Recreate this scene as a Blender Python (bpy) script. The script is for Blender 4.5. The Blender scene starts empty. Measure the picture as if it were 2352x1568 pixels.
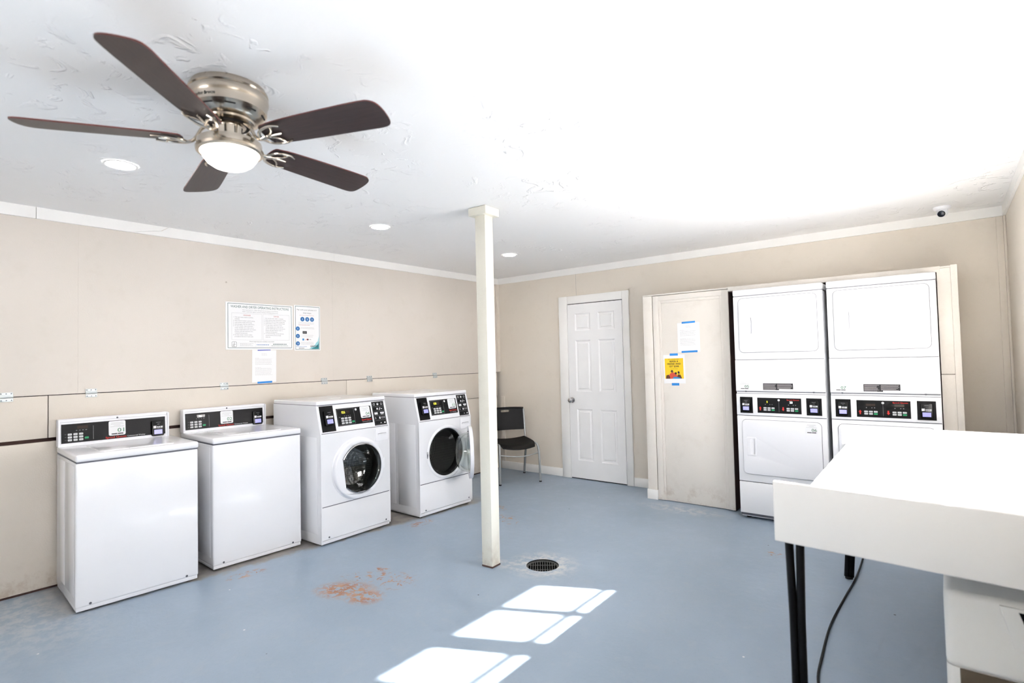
import bpy, bmesh, math, random
from mathutils import Matrix, Vector
from mathutils.geometry import tessellate_polygon
random.seed(7)
PI = math.pi
SC = bpy.context.scene
COL = SC.collection
H = 2.485           # ceiling height
RX = 5.0            # right wall
FY = -7.6           # wall behind the camera

# ------------------------------------------------------------------ materials
def lin(c):
    c = c / 255.0
    return c / 12.92 if c <= 0.04045 else ((c + 0.055) / 1.055) ** 2.4
def rgb(r, g, b): return (lin(r), lin(g), lin(b), 1.0)

def base_mat(name):
    m = bpy.data.materials.new(name); m.use_nodes = True
    nt = m.node_tree
    return m, nt, nt.nodes['Principled BSDF']

def mat(name, col, rough=0.5, metal=0.0, coat=0.0, var=0.03, scale=6.0, bump=0.0, bscale=60.0, spec=0.5, emit=None, estr=0.0):
    m, nt, p = base_mat(name)
    N, L = nt.nodes, nt.links
    tc = N.new('ShaderNodeTexCoord')
    nz = N.new('ShaderNodeTexNoise'); nz.inputs['Scale'].default_value = scale; nz.inputs['Detail'].default_value = 1
    L.new(tc.outputs['Object'], nz.inputs['Vector'])
    mr = N.new('ShaderNodeMapRange'); mr.inputs['To Min'].default_value = 1 - var; mr.inputs['To Max'].default_value = 1 + var
    L.new(nz.outputs['Fac'], mr.inputs['Value'])
    mx = N.new('ShaderNodeVectorMath'); mx.operation = 'SCALE'; mx.inputs[0].default_value = col[:3]
    L.new(mr.outputs['Result'], mx.inputs['Scale']); L.new(mx.outputs['Vector'], p.inputs['Base Color'])
    p.inputs['Roughness'].default_value = rough; p.inputs['Metallic'].default_value = metal
    p.inputs['Coat Weight'].default_value = coat; p.inputs['Coat Roughness'].default_value = 0.08
    p.inputs['Specular IOR Level'].default_value = spec
    if bump:
        n2 = N.new('ShaderNodeTexNoise'); n2.inputs['Scale'].default_value = bscale; n2.inputs['Detail'].default_value = 2
        L.new(tc.outputs['Object'], n2.inputs['Vector'])
        b = N.new('ShaderNodeBump'); b.inputs['Strength'].default_value = bump; b.inputs['Distance'].default_value = 0.01
        L.new(n2.outputs['Fac'], b.inputs['Height']); L.new(b.outputs['Normal'], p.inputs['Normal'])
    if emit:
        p.inputs['Emission Color'].default_value = emit; p.inputs['Emission Strength'].default_value = estr
    return m

class NB:
    """tiny node builder"""
    def __init__(s, m): s.N = m.node_tree.nodes; s.L = m.node_tree.links
    def val(s, n, sock, v):
        if hasattr(v, 'is_linked') or isinstance(v, bpy.types.NodeSocket): s.L.new(v, n.inputs[sock])
        else: n.inputs[sock].default_value = v
    def m(s, op, a, b=0.0, c=None, clamp=False):
        n = s.N.new('ShaderNodeMath'); n.operation = op; n.use_clamp = clamp
        s.val(n, 0, a); s.val(n, 1, b)
        if c is not None: s.val(n, 2, c)
        return n.outputs[0]
    def pos(s):
        g = s.N.new('ShaderNodeNewGeometry'); x = s.N.new('ShaderNodeSeparateXYZ'); s.L.new(g.outputs['Position'], x.inputs[0])
        return g.outputs['Position'], x.outputs[0], x.outputs[1], x.outputs[2]
    def noise(s, vec, scale, detail=4, rough=0.55, dist=0.0):
        n = s.N.new('ShaderNodeTexNoise'); n.inputs['Scale'].default_value = scale; n.inputs['Detail'].default_value = detail
        n.inputs['Roughness'].default_value = rough; n.inputs['Distortion'].default_value = dist
        s.L.new(vec, n.inputs['Vector']); return n.outputs['Fac']
    def rng(s, v, a, b, lo=0.0, hi=1.0):
        n = s.N.new('ShaderNodeMapRange'); n.clamp = True
        s.L.new(v, n.inputs['Value']); n.inputs['From Min'].default_value = a; n.inputs['From Max'].default_value = b
        n.inputs['To Min'].default_value = lo; n.inputs['To Max'].default_value = hi
        return n.outputs['Result']
    def mix(s, f, a, b):
        n = s.N.new('ShaderNodeMix'); n.data_type = 'RGBA'
        s.val(n, 0, f)
        for k, v in ((6, a), (7, b)):
            if isinstance(v, tuple): n.inputs[k].default_value = v
            else: s.L.new(v, n.inputs[k])
        return n.outputs[2]
    def ell(s, x, y, cx, cy, rx, ry, soft=0.3, rot=0.0):
        """1 inside an ellipse, 0 outside"""
        c, q = math.cos(rot), math.sin(rot)
        dx = s.m('SUBTRACT', x, cx); dy = s.m('SUBTRACT', y, cy)
        u = s.m('ADD', s.m('MULTIPLY', dx, c / rx), s.m('MULTIPLY', dy, q / rx))
        v = s.m('ADD', s.m('MULTIPLY', dx, -q / ry), s.m('MULTIPLY', dy, c / ry))
        d = s.m('SQRT', s.m('ADD', s.m('MULTIPLY', u, u), s.m('MULTIPLY', v, v)))
        return s.rng(d, 1 - soft, 1 + soft, 1.0, 0.0)

def floor_material():
    m, nt, p = base_mat('painted_concrete')
    b = NB(m); P, x, y, z = b.pos()
    n1 = b.noise(P, 1.3, 2); n2 = b.noise(P, 9, 4, 0.65); n3 = b.noise(P, 60, 1)
    col = b.mix(b.rng(n1, .3, .7), rgb(144, 161, 178), rgb(153, 169, 186))
    col = b.mix(b.m('MULTIPLY', b.rng(n2, .52, .8), .35), col, rgb(176, 183, 188))
    col = b.mix(b.m('MULTIPLY', b.rng(n3, .6, .8), .18), col, rgb(128, 140, 153))
    # dusty scuffs: round the drain, left foreground, by the closet
    dust = b.ell(x, y, 2.39, -2.42, .21, .20, .35)
    dust = b.m('MAXIMUM', dust, b.m('MULTIPLY', b.ell(x, y, 2.17, -2.55, .20, .07, .6), .7))
    dust = b.m('MAXIMUM', dust, b.m('MULTIPLY', b.ell(x, y, 2.65, -.6, .28, .09, .8), .8))
    dust = b.m('MAXIMUM', dust, b.m('MULTIPLY', b.ell(x, y, .35, -4.75, .5, .25, .8), .6))
    dm = b.m('MULTIPLY', dust, b.rng(b.noise(P, 14, 4, .7), .44, .58))
    col = b.mix(b.m('MULTIPLY', dm, .8), col, rgb(206, 205, 200))
    # paint worn through to brown
    wn = b.noise(P, 22, 5, .7, .6)
    def worn(cx, cy, rx, ry, rot, lo, hi):
        return b.m('MULTIPLY', b.ell(x, y, cx, cy, rx, ry, .35, rot), b.rng(wn, lo, hi))
    w = worn(1.62, -3.47, .17, .11, .5, .45, .49)
    w = b.m('MAXIMUM', w, worn(1.80, -3.46, .11, .09, .3, .46, .50))
    w = b.m('MAXIMUM', w, worn(1.62, -3.22, .22, .08, .6, .54, .58))
    w = b.m('MAXIMUM', w, worn(1.78, -3.19, .12, .11, .4, .54, .58))
    w = b.m('MAXIMUM', w, worn(1.53, -3.12, .05, .03, .5, .50, .53))
    w = b.m('MAXIMUM', w, worn(.84, -3.72, .05, .12, -.1, .52, .56))
    w = b.m('MAXIMUM', w, worn(.95, -2.25, .06, .12, .0, .50, .56))
    w = b.m('MAXIMUM', w, worn(1.5, -1.75, .16, .12, .2, .56, .60))
    w = b.m('MAXIMUM', w, worn(1.2, -1.5, .10, .10, .2, .54, .60))
    w = b.m('MAXIMUM', w, worn(3.62, -1.32, .08, .05, .2, .56, .60))
    col = b.mix(w, col, b.mix(b.rng(n2, .4, .6), rgb(176, 138, 106), rgb(158, 112, 84)))
    # bare, dirty strip along and beneath the row of washers
    edge = b.m('SUBTRACT', x, b.m('ADD', .60, b.m('MULTIPLY', b.m('ADD', y, 4.6), .10)))
    strip = b.m('MULTIPLY', b.rng(b.m('ADD', edge, b.m('MULTIPLY', b.m('SUBTRACT', n2, .5), .22)), -.03, .03, 1, 0), b.m('MULTIPLY', b.rng(y, -4.75, -4.5), b.rng(y, -1.25, -1.55)))
    col = b.mix(b.m('MULTIPLY', strip, .8), col, b.mix(b.rng(n2, .35, .65), rgb(150, 138, 120), rgb(120, 112, 104)))
    # grime against the walls
    # tiny crumbs
    v = b.N.new('ShaderNodeTexVoronoi'); v.inputs['Scale'].default_value = 5.0; b.L.new(P, v.inputs['Vector'])
    sp = b.rng(v.outputs['Distance'], .024, .034, 1, 0)
    hs = b.N.new('ShaderNodeSeparateColor'); b.L.new(v.outputs['Color'], hs.inputs[0])
    col = b.mix(b.m('MULTIPLY', sp, b.m('GREATER_THAN', hs.outputs[0], .60)), col, rgb(50, 46, 46))
    col = b.mix(b.m('MULTIPLY', sp, b.m('LESS_THAN', hs.outputs[0], .14)), col, rgb(225, 225, 222))
    b.L.new(col, p.inputs['Base Color'])
    b.L.new(b.rng(n2, .3, .7, .34, .50), p.inputs['Roughness'])
    bp = b.N.new('ShaderNodeBump'); bp.inputs['Strength'].default_value = .18; bp.inputs['Distance'].default_value = .01
    b.L.new(b.noise(P, 18, 3, .6), bp.inputs['Height']); b.L.new(bp.outputs['Normal'], p.inputs['Normal'])
    return m

def wall_material(name, c1, c2, grime=True):
    m, nt, p = base_mat(name)
    b = NB(m); P, x, y, z = b.pos()
    n1 = b.noise(P, .9, 2); n2 = b.noise(P, 7, 3, .65)
    col = b.mix(b.rng(n1, .3, .7), c1, c2)
    col = b.mix(b.m('MULTIPLY', b.rng(n2, .55, .8), .15), col, rgb(188, 176, 158))
    v = b.N.new('ShaderNodeTexVoronoi'); v.inputs['Scale'].default_value = 2.6; b.L.new(P, v.inputs['Vector'])
    hs = b.N.new('ShaderNodeSeparateColor'); b.L.new(v.outputs['Color'], hs.inputs[0])
    sp = b.m('MULTIPLY', b.rng(v.outputs['Distance'], .012, .028, 1, 0), b.m('GREATER_THAN', hs.outputs[0], .6))
    col = b.mix(b.m('MULTIPLY', sp, .55), col, rgb(140, 120, 98))
    if grime:
        g = b.m('MULTIPLY', b.rng(z, .02, .22, 1, 0), b.rng(b.noise(P, 9, 4, .7), .48, .70))
        col = b.mix(b.m('MULTIPLY', g, .5), col, rgb(158, 128, 98))
    b.L.new(col, p.inputs['Base Color']); p.inputs['Roughness'].default_value = .55
    bp = b.N.new('ShaderNodeBump'); bp.inputs['Strength'].default_value = .1; bp.inputs['Distance'].default_value = .01
    b.L.new(b.noise(P, 120, 1, .6), bp.inputs['Height']); b.L.new(bp.outputs['Normal'], p.inputs['Normal'])
    return m

def ceiling_material():
    m, nt, p = base_mat('textured_ceiling_paint')
    b = NB(m); P, x, y, z = b.pos()
    p.inputs['Base Color'].default_value = rgb(244, 243, 242); p.inputs['Roughness'].default_value = .75
    n = b.noise(P, 7, 3, .6, 1.2); m2 = b.noise(P, 1.4, 1)
    hgt = b.m('MULTIPLY', b.rng(n, .56, .66), b.rng(m2, .45, .6))
    bp = b.N.new('ShaderNodeBump'); bp.inputs['Strength'].default_value = 1.0; bp.inputs['Distance'].default_value = .006
    b.L.new(hgt, bp.inputs['Height']); b.L.new(bp.outputs['Normal'], p.inputs['Normal'])
    return m

def glass_material(name, tint=(1, 1, 1, 1), refl=.10, rough=.02):
    m = bpy.data.materials.new(name); m.use_nodes = True
    nt = m.node_tree; N, L = nt.nodes, nt.links
    N.remove(N['Principled BSDF']); out = N['Material Output']
    t = N.new('ShaderNodeBsdfTransparent'); t.inputs[0].default_value = tint
    g = N.new('ShaderNodeBsdfGlossy'); g.inputs['Roughness'].default_value = rough
    lw = N.new('ShaderNodeLayerWeight'); lw.inputs['Blend'].default_value = .35
    mr = N.new('ShaderNodeMapRange'); mr.inputs['To Min'].default_value = refl * .5; mr.inputs['To Max'].default_value = min(1, refl * 5)
    L.new(lw.outputs['Facing'], mr.inputs['Value'])
    mx = N.new('ShaderNodeMixShader'); L.new(mr.outputs['Result'], mx.inputs[0]); L.new(t.outputs[0], mx.inputs[1]); L.new(g.outputs[0], mx.inputs[2])
    L.new(mx.outputs[0], out.inputs['Surface'])
    return m

def drum_material():
    m, nt, p = base_mat('perforated_drum_steel')
    b = NB(m)
    tc = b.N.new('ShaderNodeTexCoord'); sx = b.N.new('ShaderNodeSeparateXYZ'); b.L.new(tc.outputs['Object'], sx.inputs[0])
    a = b.m('ARCTAN2', b.m('SUBTRACT', sx.outputs[2], .556), b.m('SUBTRACT', sx.outputs[0], .3415))
    u = b.m('SUBTRACT', b.m('FRACT', b.m('MULTIPLY', a, 15.0)), .5); v = b.m('SUBTRACT', b.m('FRACT', b.m('MULTIPLY', sx.outputs[1], 60.0)), .5)
    d = b.m('SQRT', b.m('ADD', b.m('MULTIPLY', u, u), b.m('MULTIPLY', v, v)))
    hole = b.rng(d, .18, .26, 1, 0)
    b.L.new(b.mix(hole, rgb(150, 150, 146), rgb(20, 20, 20)), p.inputs['Base Color'])
    p.inputs['Metallic'].default_value = .6; p.inputs['Roughness'].default_value = .38
    return m

def blade_material():
    m, nt, p = base_mat('dark_walnut_blade')
    b = NB(m)
    tc = b.N.new('ShaderNodeTexCoord'); mp = b.N.new('ShaderNodeMapping'); mp.inputs['Scale'].default_value = (3, 45, 45)
    b.L.new(tc.outputs['Object'], mp.inputs[0])
    n = b.noise(mp.outputs[0], 3, 5, .6, .3)
    b.L.new(b.mix(b.rng(n, .3, .7), rgb(44, 31, 30), rgb(58, 44, 41)), p.inputs['Base Color'])
    p.inputs['Roughness'].default_value = .42
    return m

M = {}
M['floor'] = floor_material()
M['wall'] = wall_material('beige_painted_panel', rgb(214, 206, 196), rgb(221, 213, 204))
M['wall_plain'] = wall_material('beige_wall_paint', rgb(223, 214, 201), rgb(229, 221, 209), False)
M['lower'] = wall_material('beige_worn_panel', rgb(214, 205, 192), rgb(221, 213, 202))
M['cream'] = wall_material('cream_closet_paint', rgb(231, 225, 216), rgb(237, 231, 223))
M['ceiling'] = ceiling_material()
M['trimwhite'] = mat('white_trim_paint', rgb(245, 244, 241), .45, bump=.05)
M['doorwhite'] = mat('white_door_paint', rgb(243, 243, 243), .4)
M['postpaint'] = wall_material('off_white_post_paint', rgb(226, 222, 208), rgb(232, 229, 217))
M['dark'] = mat('dark_gap_shade', rgb(30, 22, 18), .9)  # near-black colour stands in for shade inside gaps and cavities
M['brown'] = mat('raw_brown_timber', rgb(80, 58, 52), .8, var=.2)
M['enamel'] = mat('white_enamel', rgb(235, 236, 239), .22, coat=.4, var=.006)
M['plastic'] = mat('white_plastic', rgb(236, 237, 241), .35, var=.006)
M['seam'] = mat('grey_seam', rgb(92, 94, 104), .6)
M['black'] = mat('black_panel', rgb(13, 13, 15), .4, spec=.25)
M['gloss'] = mat('black_gloss_plastic', rgb(8, 8, 11), .25, spec=.3)
M['rubber'] = mat('black_rubber', rgb(20, 20, 21), .6)
M['key'] = mat('pale_grey_keys', rgb(205, 207, 208), .5)
M['print'] = mat('white_print', rgb(225, 225, 228), .5)
M['greyprint'] = mat('grey_print', rgb(120, 121, 124), .6)
M['fineprint'] = mat('fine_grey_print', rgb(172, 168, 170), .7)
M['ink'] = mat('dark_ink', rgb(38, 38, 42), .6)
M['green'] = mat('green_key', rgb(30, 150, 96), .5)
M['greenprint'] = mat('green_number_print', rgb(82, 150, 108), .6)
M['darkgreen'] = mat('dark_green_print', rgb(48, 96, 88), .6)
M['red'] = mat('red_print', rgb(206, 44, 34), .5)
M['pinkprint'] = mat('dull_red_print', rgb(190, 92, 92), .6)
M['sticker'] = mat('white_sticker_paper', rgb(232, 234, 236), .5)
M['paper'] = mat('white_paper', rgb(240, 240, 240), .7, var=.01)
M['lcd'] = mat('lit_blue_lcd', rgb(150, 150, 225), .3, emit=rgb(150, 150, 235), estr=.35)
M['led'] = mat('lit_amber_digits', rgb(200, 200, 40), .4, emit=rgb(215, 215, 60), estr=.9)
M['ledwhite'] = mat('lit_white_digits', rgb(240, 240, 240), .4, emit=(1, 1, 1, 1), estr=1.2)
M['display'] = mat('smoked_display_window', rgb(58, 50, 46), .15)
M['nickel'] = mat('brushed_nickel', rgb(196, 186, 172), .22, 1.0)
M['nickeldark'] = mat('dark_vent_slot', rgb(12, 12, 12), .6)
M['chrome'] = mat('satin_chrome', rgb(190, 190, 192), .25, 1.0)
M['zinc'] = mat('zinc_hinge', rgb(200, 206, 206), .4, .7)
M['silver'] = mat('silver_powder_coat', rgb(170, 173, 174), .35, .6)
M['chairblack'] = mat('black_chair_plastic', rgb(11, 11, 12), .5, spec=.25, bump=.05, bscale=300)
M['legblack'] = mat('black_steel', rgb(5, 5, 7), .4, spec=.2)
M['cord'] = mat('black_cord_rubber', rgb(7, 8, 12), .5, spec=.2)
M['blade'] = blade_material()
M['bladeedge'] = mat('reddish_blade_edge', rgb(96, 44, 38), .5)
M['globe'] = mat('lit_frosted_glass', rgb(250, 248, 240), .4, emit=(1, .93, .80, 1), estr=6.0)
M['bulb'] = mat('lit_downlight_lens', rgb(250, 250, 250), .4, emit=(1, .96, .94, 1), estr=80.0)
M['glass'] = glass_material('clear_door_glass', (.86, .90, .88, 1), .14)
M['pane'] = glass_material('window_glass', (.97, .98, .98, 1), .06)
M['drum'] = drum_material()
M['table'] = mat('white_laminate', rgb(240, 240, 240), .4, var=.006)
M['apron'] = mat('white_painted_board', rgb(234, 232, 228), .5, var=.012)
M['boxplastic'] = mat('off_white_moulded_plastic', rgb(244, 242, 236), .45)
M['boxdark'] = mat('brown_recess_shade', rgb(96, 84, 68), .8)  # brown colour stands in for the shade of the opening
M['tape'] = mat('blue_painters_tape', rgb(42, 140, 222), .6)
M['tape2'] = mat('violet_painters_tape', rgb(74, 92, 190), .6)
M['yellow'] = mat('yellow_flyer_ink', rgb(248, 206, 40), .6)
M['teal'] = mat('teal_print', rgb(40, 130, 140), .6)
M['tealpale'] = mat('pale_teal_print', rgb(150, 205, 212), .6)
M['bluedot'] = mat('blue_circle_print', rgb(34, 110, 176), .5)
M['skin1'] = mat('brown_figure_ink', rgb(106, 62, 40), .6)
M['hair'] = mat('dark_figure_ink', rgb(40, 28, 28), .6)
M['coral'] = mat('coral_figure_ink', rgb(222, 84, 62), .6)
M['bluefig'] = mat('blue_figure_ink', rgb(52, 140, 200), .6)
M['iron'] = mat('cast_iron_grate', rgb(92, 93, 92), .5, .3, var=.2)
M['drainhole'] = mat('dark_drain', rgb(22, 22, 22), .8)
M['lens'] = mat('dark_camera_lens', rgb(30, 34, 46), .12)

# ------------------------------------------------------------------ geometry
def frame(o, xd=(1, 0, 0), yd=(0, 0, 1)):
    x = Vector(xd).normalized(); y = Vector(yd).normalized(); z = x.cross(y).normalized()
    m = Matrix.Identity(4)
    for i, v in enumerate((x, y, z)):
        for k in range(3): m[k][i] = v[k]
    for k in range(3): m[k][3] = o[k]
    return m
def circle(cx, cy, r, n=48, a0=0.0, a1=2 * PI, end=False):
    k = n if not end else n + 1
    return [(cx + r * math.cos(a0 + (a1 - a0) * i / n), cy + r * math.sin(a0 + (a1 - a0) * i / n)) for i in range(k)]
def rrect(x0, x1, y0, y1, r, n=6):
    if r <= 0: return [(x0, y0), (x1, y0), (x1, y1), (x0, y1)]
    out = []
    for cx, cy, a in ((x1 - r, y0 + r, -PI / 2), (x1 - r, y1 - r, 0), (x0 + r, y1 - r, PI / 2), (x0 + r, y0 + r, PI)):
        out += [(cx + r * math.cos(a + PI / 2 * i / n), cy + r * math.sin(a + PI / 2 * i / n)) for i in range(n + 1)]
    return out
_tcache = {}
def text_geo(s, size, align, res):
    key = (s, align, res)
    if key not in _tcache:
        cu = bpy.data.curves.new('t', 'FONT'); cu.body = s; cu.size = 1.0; cu.resolution_u = res
        cu.align_x = align; cu.align_y = 'BOTTOM_BASELINE'
        ob = bpy.data.objects.new('t', cu)
        me = bpy.data.meshes.new_from_object(ob)
        _tcache[key] = ([v.co.copy() for v in me.vertices], [tuple(p.vertices) for p in me.polygons])
        bpy.data.objects.remove(ob); bpy.data.curves.remove(cu); bpy.data.meshes.remove(me)
    return _tcache[key]

class MB:
    def __init__(s, mats, M0=None):
        s.bm = bmesh.new(); s.M = M0 or Matrix.Identity(4)
        s.mats = mats if isinstance(mats, (list, tuple)) else [mats]; s.mi = 0
    def use(s, name):
        if name not in s.mats: s.mats = list(s.mats) + [name]
        s.mi = list(s.mats).index(name); return s
    def add(s, vs, fs):
        bv = [s.bm.verts.new(s.M @ Vector(v)) for v in vs]
        for f in fs:
            if len(set(f)) < 3: continue
            try:
                q = s.bm.faces.new([bv[i] for i in f]); q.material_index = s.mi
            except ValueError: pass
        return s
    def box(s, x0, x1, y0, y1, z0, z1, b=0.0, seg=2):
        t = bmesh.new(); bmesh.ops.create_cube(t, size=1)
        for v in t.verts:
            v.co = Vector(((x0 + x1) / 2 + v.co.x * (x1 - x0), (y0 + y1) / 2 + v.co.y * (y1 - y0), (z0 + z1) / 2 + v.co.z * (z1 - z0)))
        if b: bmesh.ops.bevel(t, geom=list(t.edges), offset=b, segments=seg, profile=.5, affect='EDGES')
        t.verts.index_update()
        s.add([v.co.copy() for v in t.verts], [[v.index for v in f.verts] for f in t.faces]); t.free(); return s
    def prism(s, poly, a0, a1, ax='z', holes=(), b=0.0, seg=2):
        """poly in 2D, extruded along ax. ax 'z': (x,y); 'y': (x,z); 'x': (y,z)"""
        mp = {'z': lambda p, a: (p[0], p[1], a), 'y': lambda p, a: (p[0], a, p[1]), 'x': lambda p, a: (a, p[0], p[1])}[ax]
        loops = [poly] + list(holes)
        flat = [p for l in loops for p in l]; n = len(flat)
        if holes: tri = [list(t) for t in tessellate_polygon([[Vector((p[0], p[1], 0)) for p in l] for l in loops])]
        else: tri = [list(range(n))]
        vs = [mp(p, a0) for p in flat] + [mp(p, a1) for p in flat]
        fs = [list(t) for t in tri] + [[i + n for i in reversed(t)] for t in tri]
        k = 0
        for l in loops:
            for i in range(len(l)):
                j = (i + 1) % len(l); fs.append([k + i, k + j, k + j + n, k + i + n])
            k += len(l)
        if b:
            t = bmesh.new(); bv = [t.verts.new(v) for v in vs]
            for f in fs: t.faces.new([bv[i] for i in f])
            bmesh.ops.recalc_face_normals(t, faces=t.faces)
            axi = {'x': 0, 'y': 1, 'z': 2}[ax]
            ed = [e for e in t.edges if abs(e.verts[0].co[axi] - a1) < 1e-7 and abs(e.verts[1].co[axi] - a1) < 1e-7 and len(e.link_faces) == 2 and e.calc_face_angle(0) > .5]
            bmesh.ops.bevel(t, geom=ed, offset=b, segments=seg, profile=.5, affect='EDGES')
            t.verts.index_update()
            vs = [v.co.copy() for v in t.verts]; fs = [[v.index for v in f.verts] for f in t.faces]; t.free()
        return s.add(vs, fs)
    # flat graphics in the current frame: X right, Y up, Z towards the viewer
    def flat(s, poly, z=0.0, th=0.0, holes=()):
        if th: return s.prism(poly, z, z + th, 'z', holes)
        loops = [poly] + list(holes); fl = [p for l in loops for p in l]
        if holes: tri = [list(t) for t in tessellate_polygon([[Vector((p[0], p[1], 0)) for p in l] for l in loops])]
        else: tri = [list(range(len(fl)))]
        return s.add([(p[0], p[1], z) for p in fl], tri)
    def rect(s, x0, x1, y0, y1, z=0.0, th=0.0, r=0.0): return s.flat(rrect(x0, x1, y0, y1, r, 4), z, th)
    def ring(s, x0, x1, y0, y1, w, z=0.0, r=0.0):
        for a in ((x0, x1, y0, y0 + w), (x0, x1, y1 - w, y1), (x0, x0 + w, y0 + w, y1 - w), (x1 - w, x1, y0 + w, y1 - w)): s.rect(*a, z=z)
        return s
    def text(s, body, x, y, h, z=0.0, align='LEFT', width=None, res=2, bold=0.0):
        """cap height h; optional total width"""
        vs, fs = text_geo(body, 1.0, align, res)
        k = h / 0.70
        if width:
            xs = [v.x for v in vs]; w0 = (max(xs) - min(xs)) * k; kx = k * width / w0 if w0 else k
        else: kx = k
        for d in ((0,) if not bold else (-bold, bold)):
            s.add([(x + v.x * kx + d, y + v.y * k, z) for v in vs], fs)
        return s
    def lathe(s, prof, seg=48, c=(0, 0, 0), ax='z', a0=0.0, a1=2 * PI):
        full = abs(a1 - a0 - 2 * PI) < 1e-6; n = seg if full else seg + 1
        vs = []
        for i in range(n):
            a = a0 + (a1 - a0) * i / seg
            for r, h in prof:
                p = {'z': (r * math.cos(a), r * math.sin(a), h), 'y': (r * math.cos(a), h, r * math.sin(a)), 'x': (h, r * math.cos(a), r * math.sin(a))}[ax]
                vs.append((p[0] + c[0], p[1] + c[1], p[2] + c[2]))
        m = len(prof); fs = []
        for i in range(seg):
            j = (i + 1) % n if full else i + 1
            for k in range(m - 1): fs.append([i * m + k, j * m + k, j * m + k + 1, i * m + k + 1])
        s.add(vs, fs); return s
    def tube(s, pts, r, seg=12, ry=None, up=(0, 0, 1)):
        pts = [Vector(p) for p in pts]; n = len(pts); rs = r if isinstance(r, (list, tuple)) else [r] * n
        vs = []; u = None
        for i, p in enumerate(pts):
            d = (pts[min(i + 1, n - 1)] - pts[max(i - 1, 0)]).normalized()
            if u is None:
                u = d.orthogonal().normalized() if abs(d.dot(Vector(up))) > .98 else d.cross(Vector(up)).normalized()
            u = (u - d * u.dot(d)).normalized(); w = d.cross(u)
            for k in range(seg):
                a = 2 * PI * k / seg
                vs.append(p + u * math.cos(a) * rs[i] + w * math.sin(a) * (rs[i] if ry is None else ry))
        fs = [[i * seg + k, i * seg + (k + 1) % seg, (i + 1) * seg + (k + 1) % seg, (i + 1) * seg + k] for i in range(n - 1) for k in range(seg)]
        fs += [list(range(seg))[::-1], [(n - 1) * seg + k for k in range(seg)]]
        return s.add(vs, fs)
    def ball(s, c, r, seg=24, rings=14, sx=1, sy=1, sz=1):
        prof = [(max(r * math.sin(PI * i / rings), 1e-5), -r * math.cos(PI * i / rings)) for i in range(rings + 1)]
        vs = []
        for i in range(seg):
            a = 2 * PI * i / seg
            for q, h in prof: vs.append((c[0] + q * math.cos(a) * sx, c[1] + q * math.sin(a) * sy, c[2] + h * sz))
        m = len(prof); fs = [[i * m + k, ((i + 1) % seg) * m + k, ((i + 1) % seg) * m + k + 1, i * m + k + 1] for i in range(seg) for k in range(m - 1)]
        return s.add(vs, fs)
    def build(s, name, parent=None, loc=(0, 0, 0), rot=(0, 0, 0), recalc=True, angle=35):
        me = bpy.data.meshes.new(name)
        if recalc: bmesh.ops.recalc_face_normals(s.bm, faces=s.bm.faces)
        s.bm.to_mesh(me); s.bm.free()
        for k in s.mats: me.materials.append(M[k])
        me.polygons.foreach_set('use_smooth', [True] * len(me.polygons))
        me.set_sharp_from_angle(angle=math.radians(angle))
        o = bpy.data.objects.new(name, me); COL.objects.link(o)
        o.location = loc; o.rotation_euler = rot
        if parent: o.parent = parent
        return o

def bez(pts, n=8):
    """Catmull-Rom through points"""
    P = [Vector(p) for p in pts]; out = []
    for i in range(len(P) - 1):
        p0 = P[max(i - 1, 0)]; p1 = P[i]; p2 = P[i + 1]; p3 = P[min(i + 2, len(P) - 1)]
        for k in range(n):
            t = k / n
            out.append(.5 * ((2 * p1) + (p2 - p0) * t + (2 * p0 - 5 * p1 + 4 * p2 - p3) * t * t + (3 * p1 - p0 - 3 * p2 + p3) * t ** 3))
    out.append(P[-1]); return out

def thing(name, label, cat, loc=(0, 0, 0), rz=0.0, group=None):
    o = bpy.data.objects.new(name, None); COL.objects.link(o); o.empty_display_size = .1
    o.location = loc; o.rotation_euler = (0, 0, rz); o['label'] = label; o['category'] = cat
    if group: o['group'] = group
    return o
def tag(o, label, cat, group=None):
    o['label'] = label; o['category'] = cat
    if group: o['group'] = group
    return o
def struct(o, label=None):
    o['kind'] = 'structure'
    if label: o['label'] = label
    return o

# ------------------------------------------------------------------ room shell
DR = (2.39, -2.425, .113)      # floor drain
mb = MB('floor')
mb.prism([(-.3, FY), (RX + .0, FY), (RX + .0, .6), (-.3, .6)], -.02, 0, 'z', holes=[circle(DR[0], DR[1], DR[2], 48)])
struct(mb.build('floor'), 'blue grey painted concrete floor with worn brown patches')
mb = MB('ceiling'); mb.box(-.3, RX + .1, FY, .1, H, H + .1)
struct(mb.build('ceiling'), 'white lightly textured ceiling')

# left wall: upper sheets, worn lower sheets and a cavity whose back is coloured dark as shade
mb = MB(['wall', 'lower', 'dark', 'brown'])
for y0, y1 in ((FY, -4.4516), (-4.4510, -2.4873), (-2.4867, -.0)): mb.box(-.02, 0, y0, y1, 1.256, H + .02)
mb.use('lower')
for y0, y1, zt in ((FY, -4.0, .952), (-3.999, -2.36, .952), (-2.357, -.062, .942)): mb.box(-.02, 0, y0, y1, .014, zt)
mb.use('brown'); mb.box(-.02, -.004, FY, -.06, .0, .010)
mb.box(-.06, -.03, FY, -2.4, .95, .975)
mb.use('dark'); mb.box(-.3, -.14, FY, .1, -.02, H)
struct(mb.build('wall_left'), 'beige panelled wall behind the washers')

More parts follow.
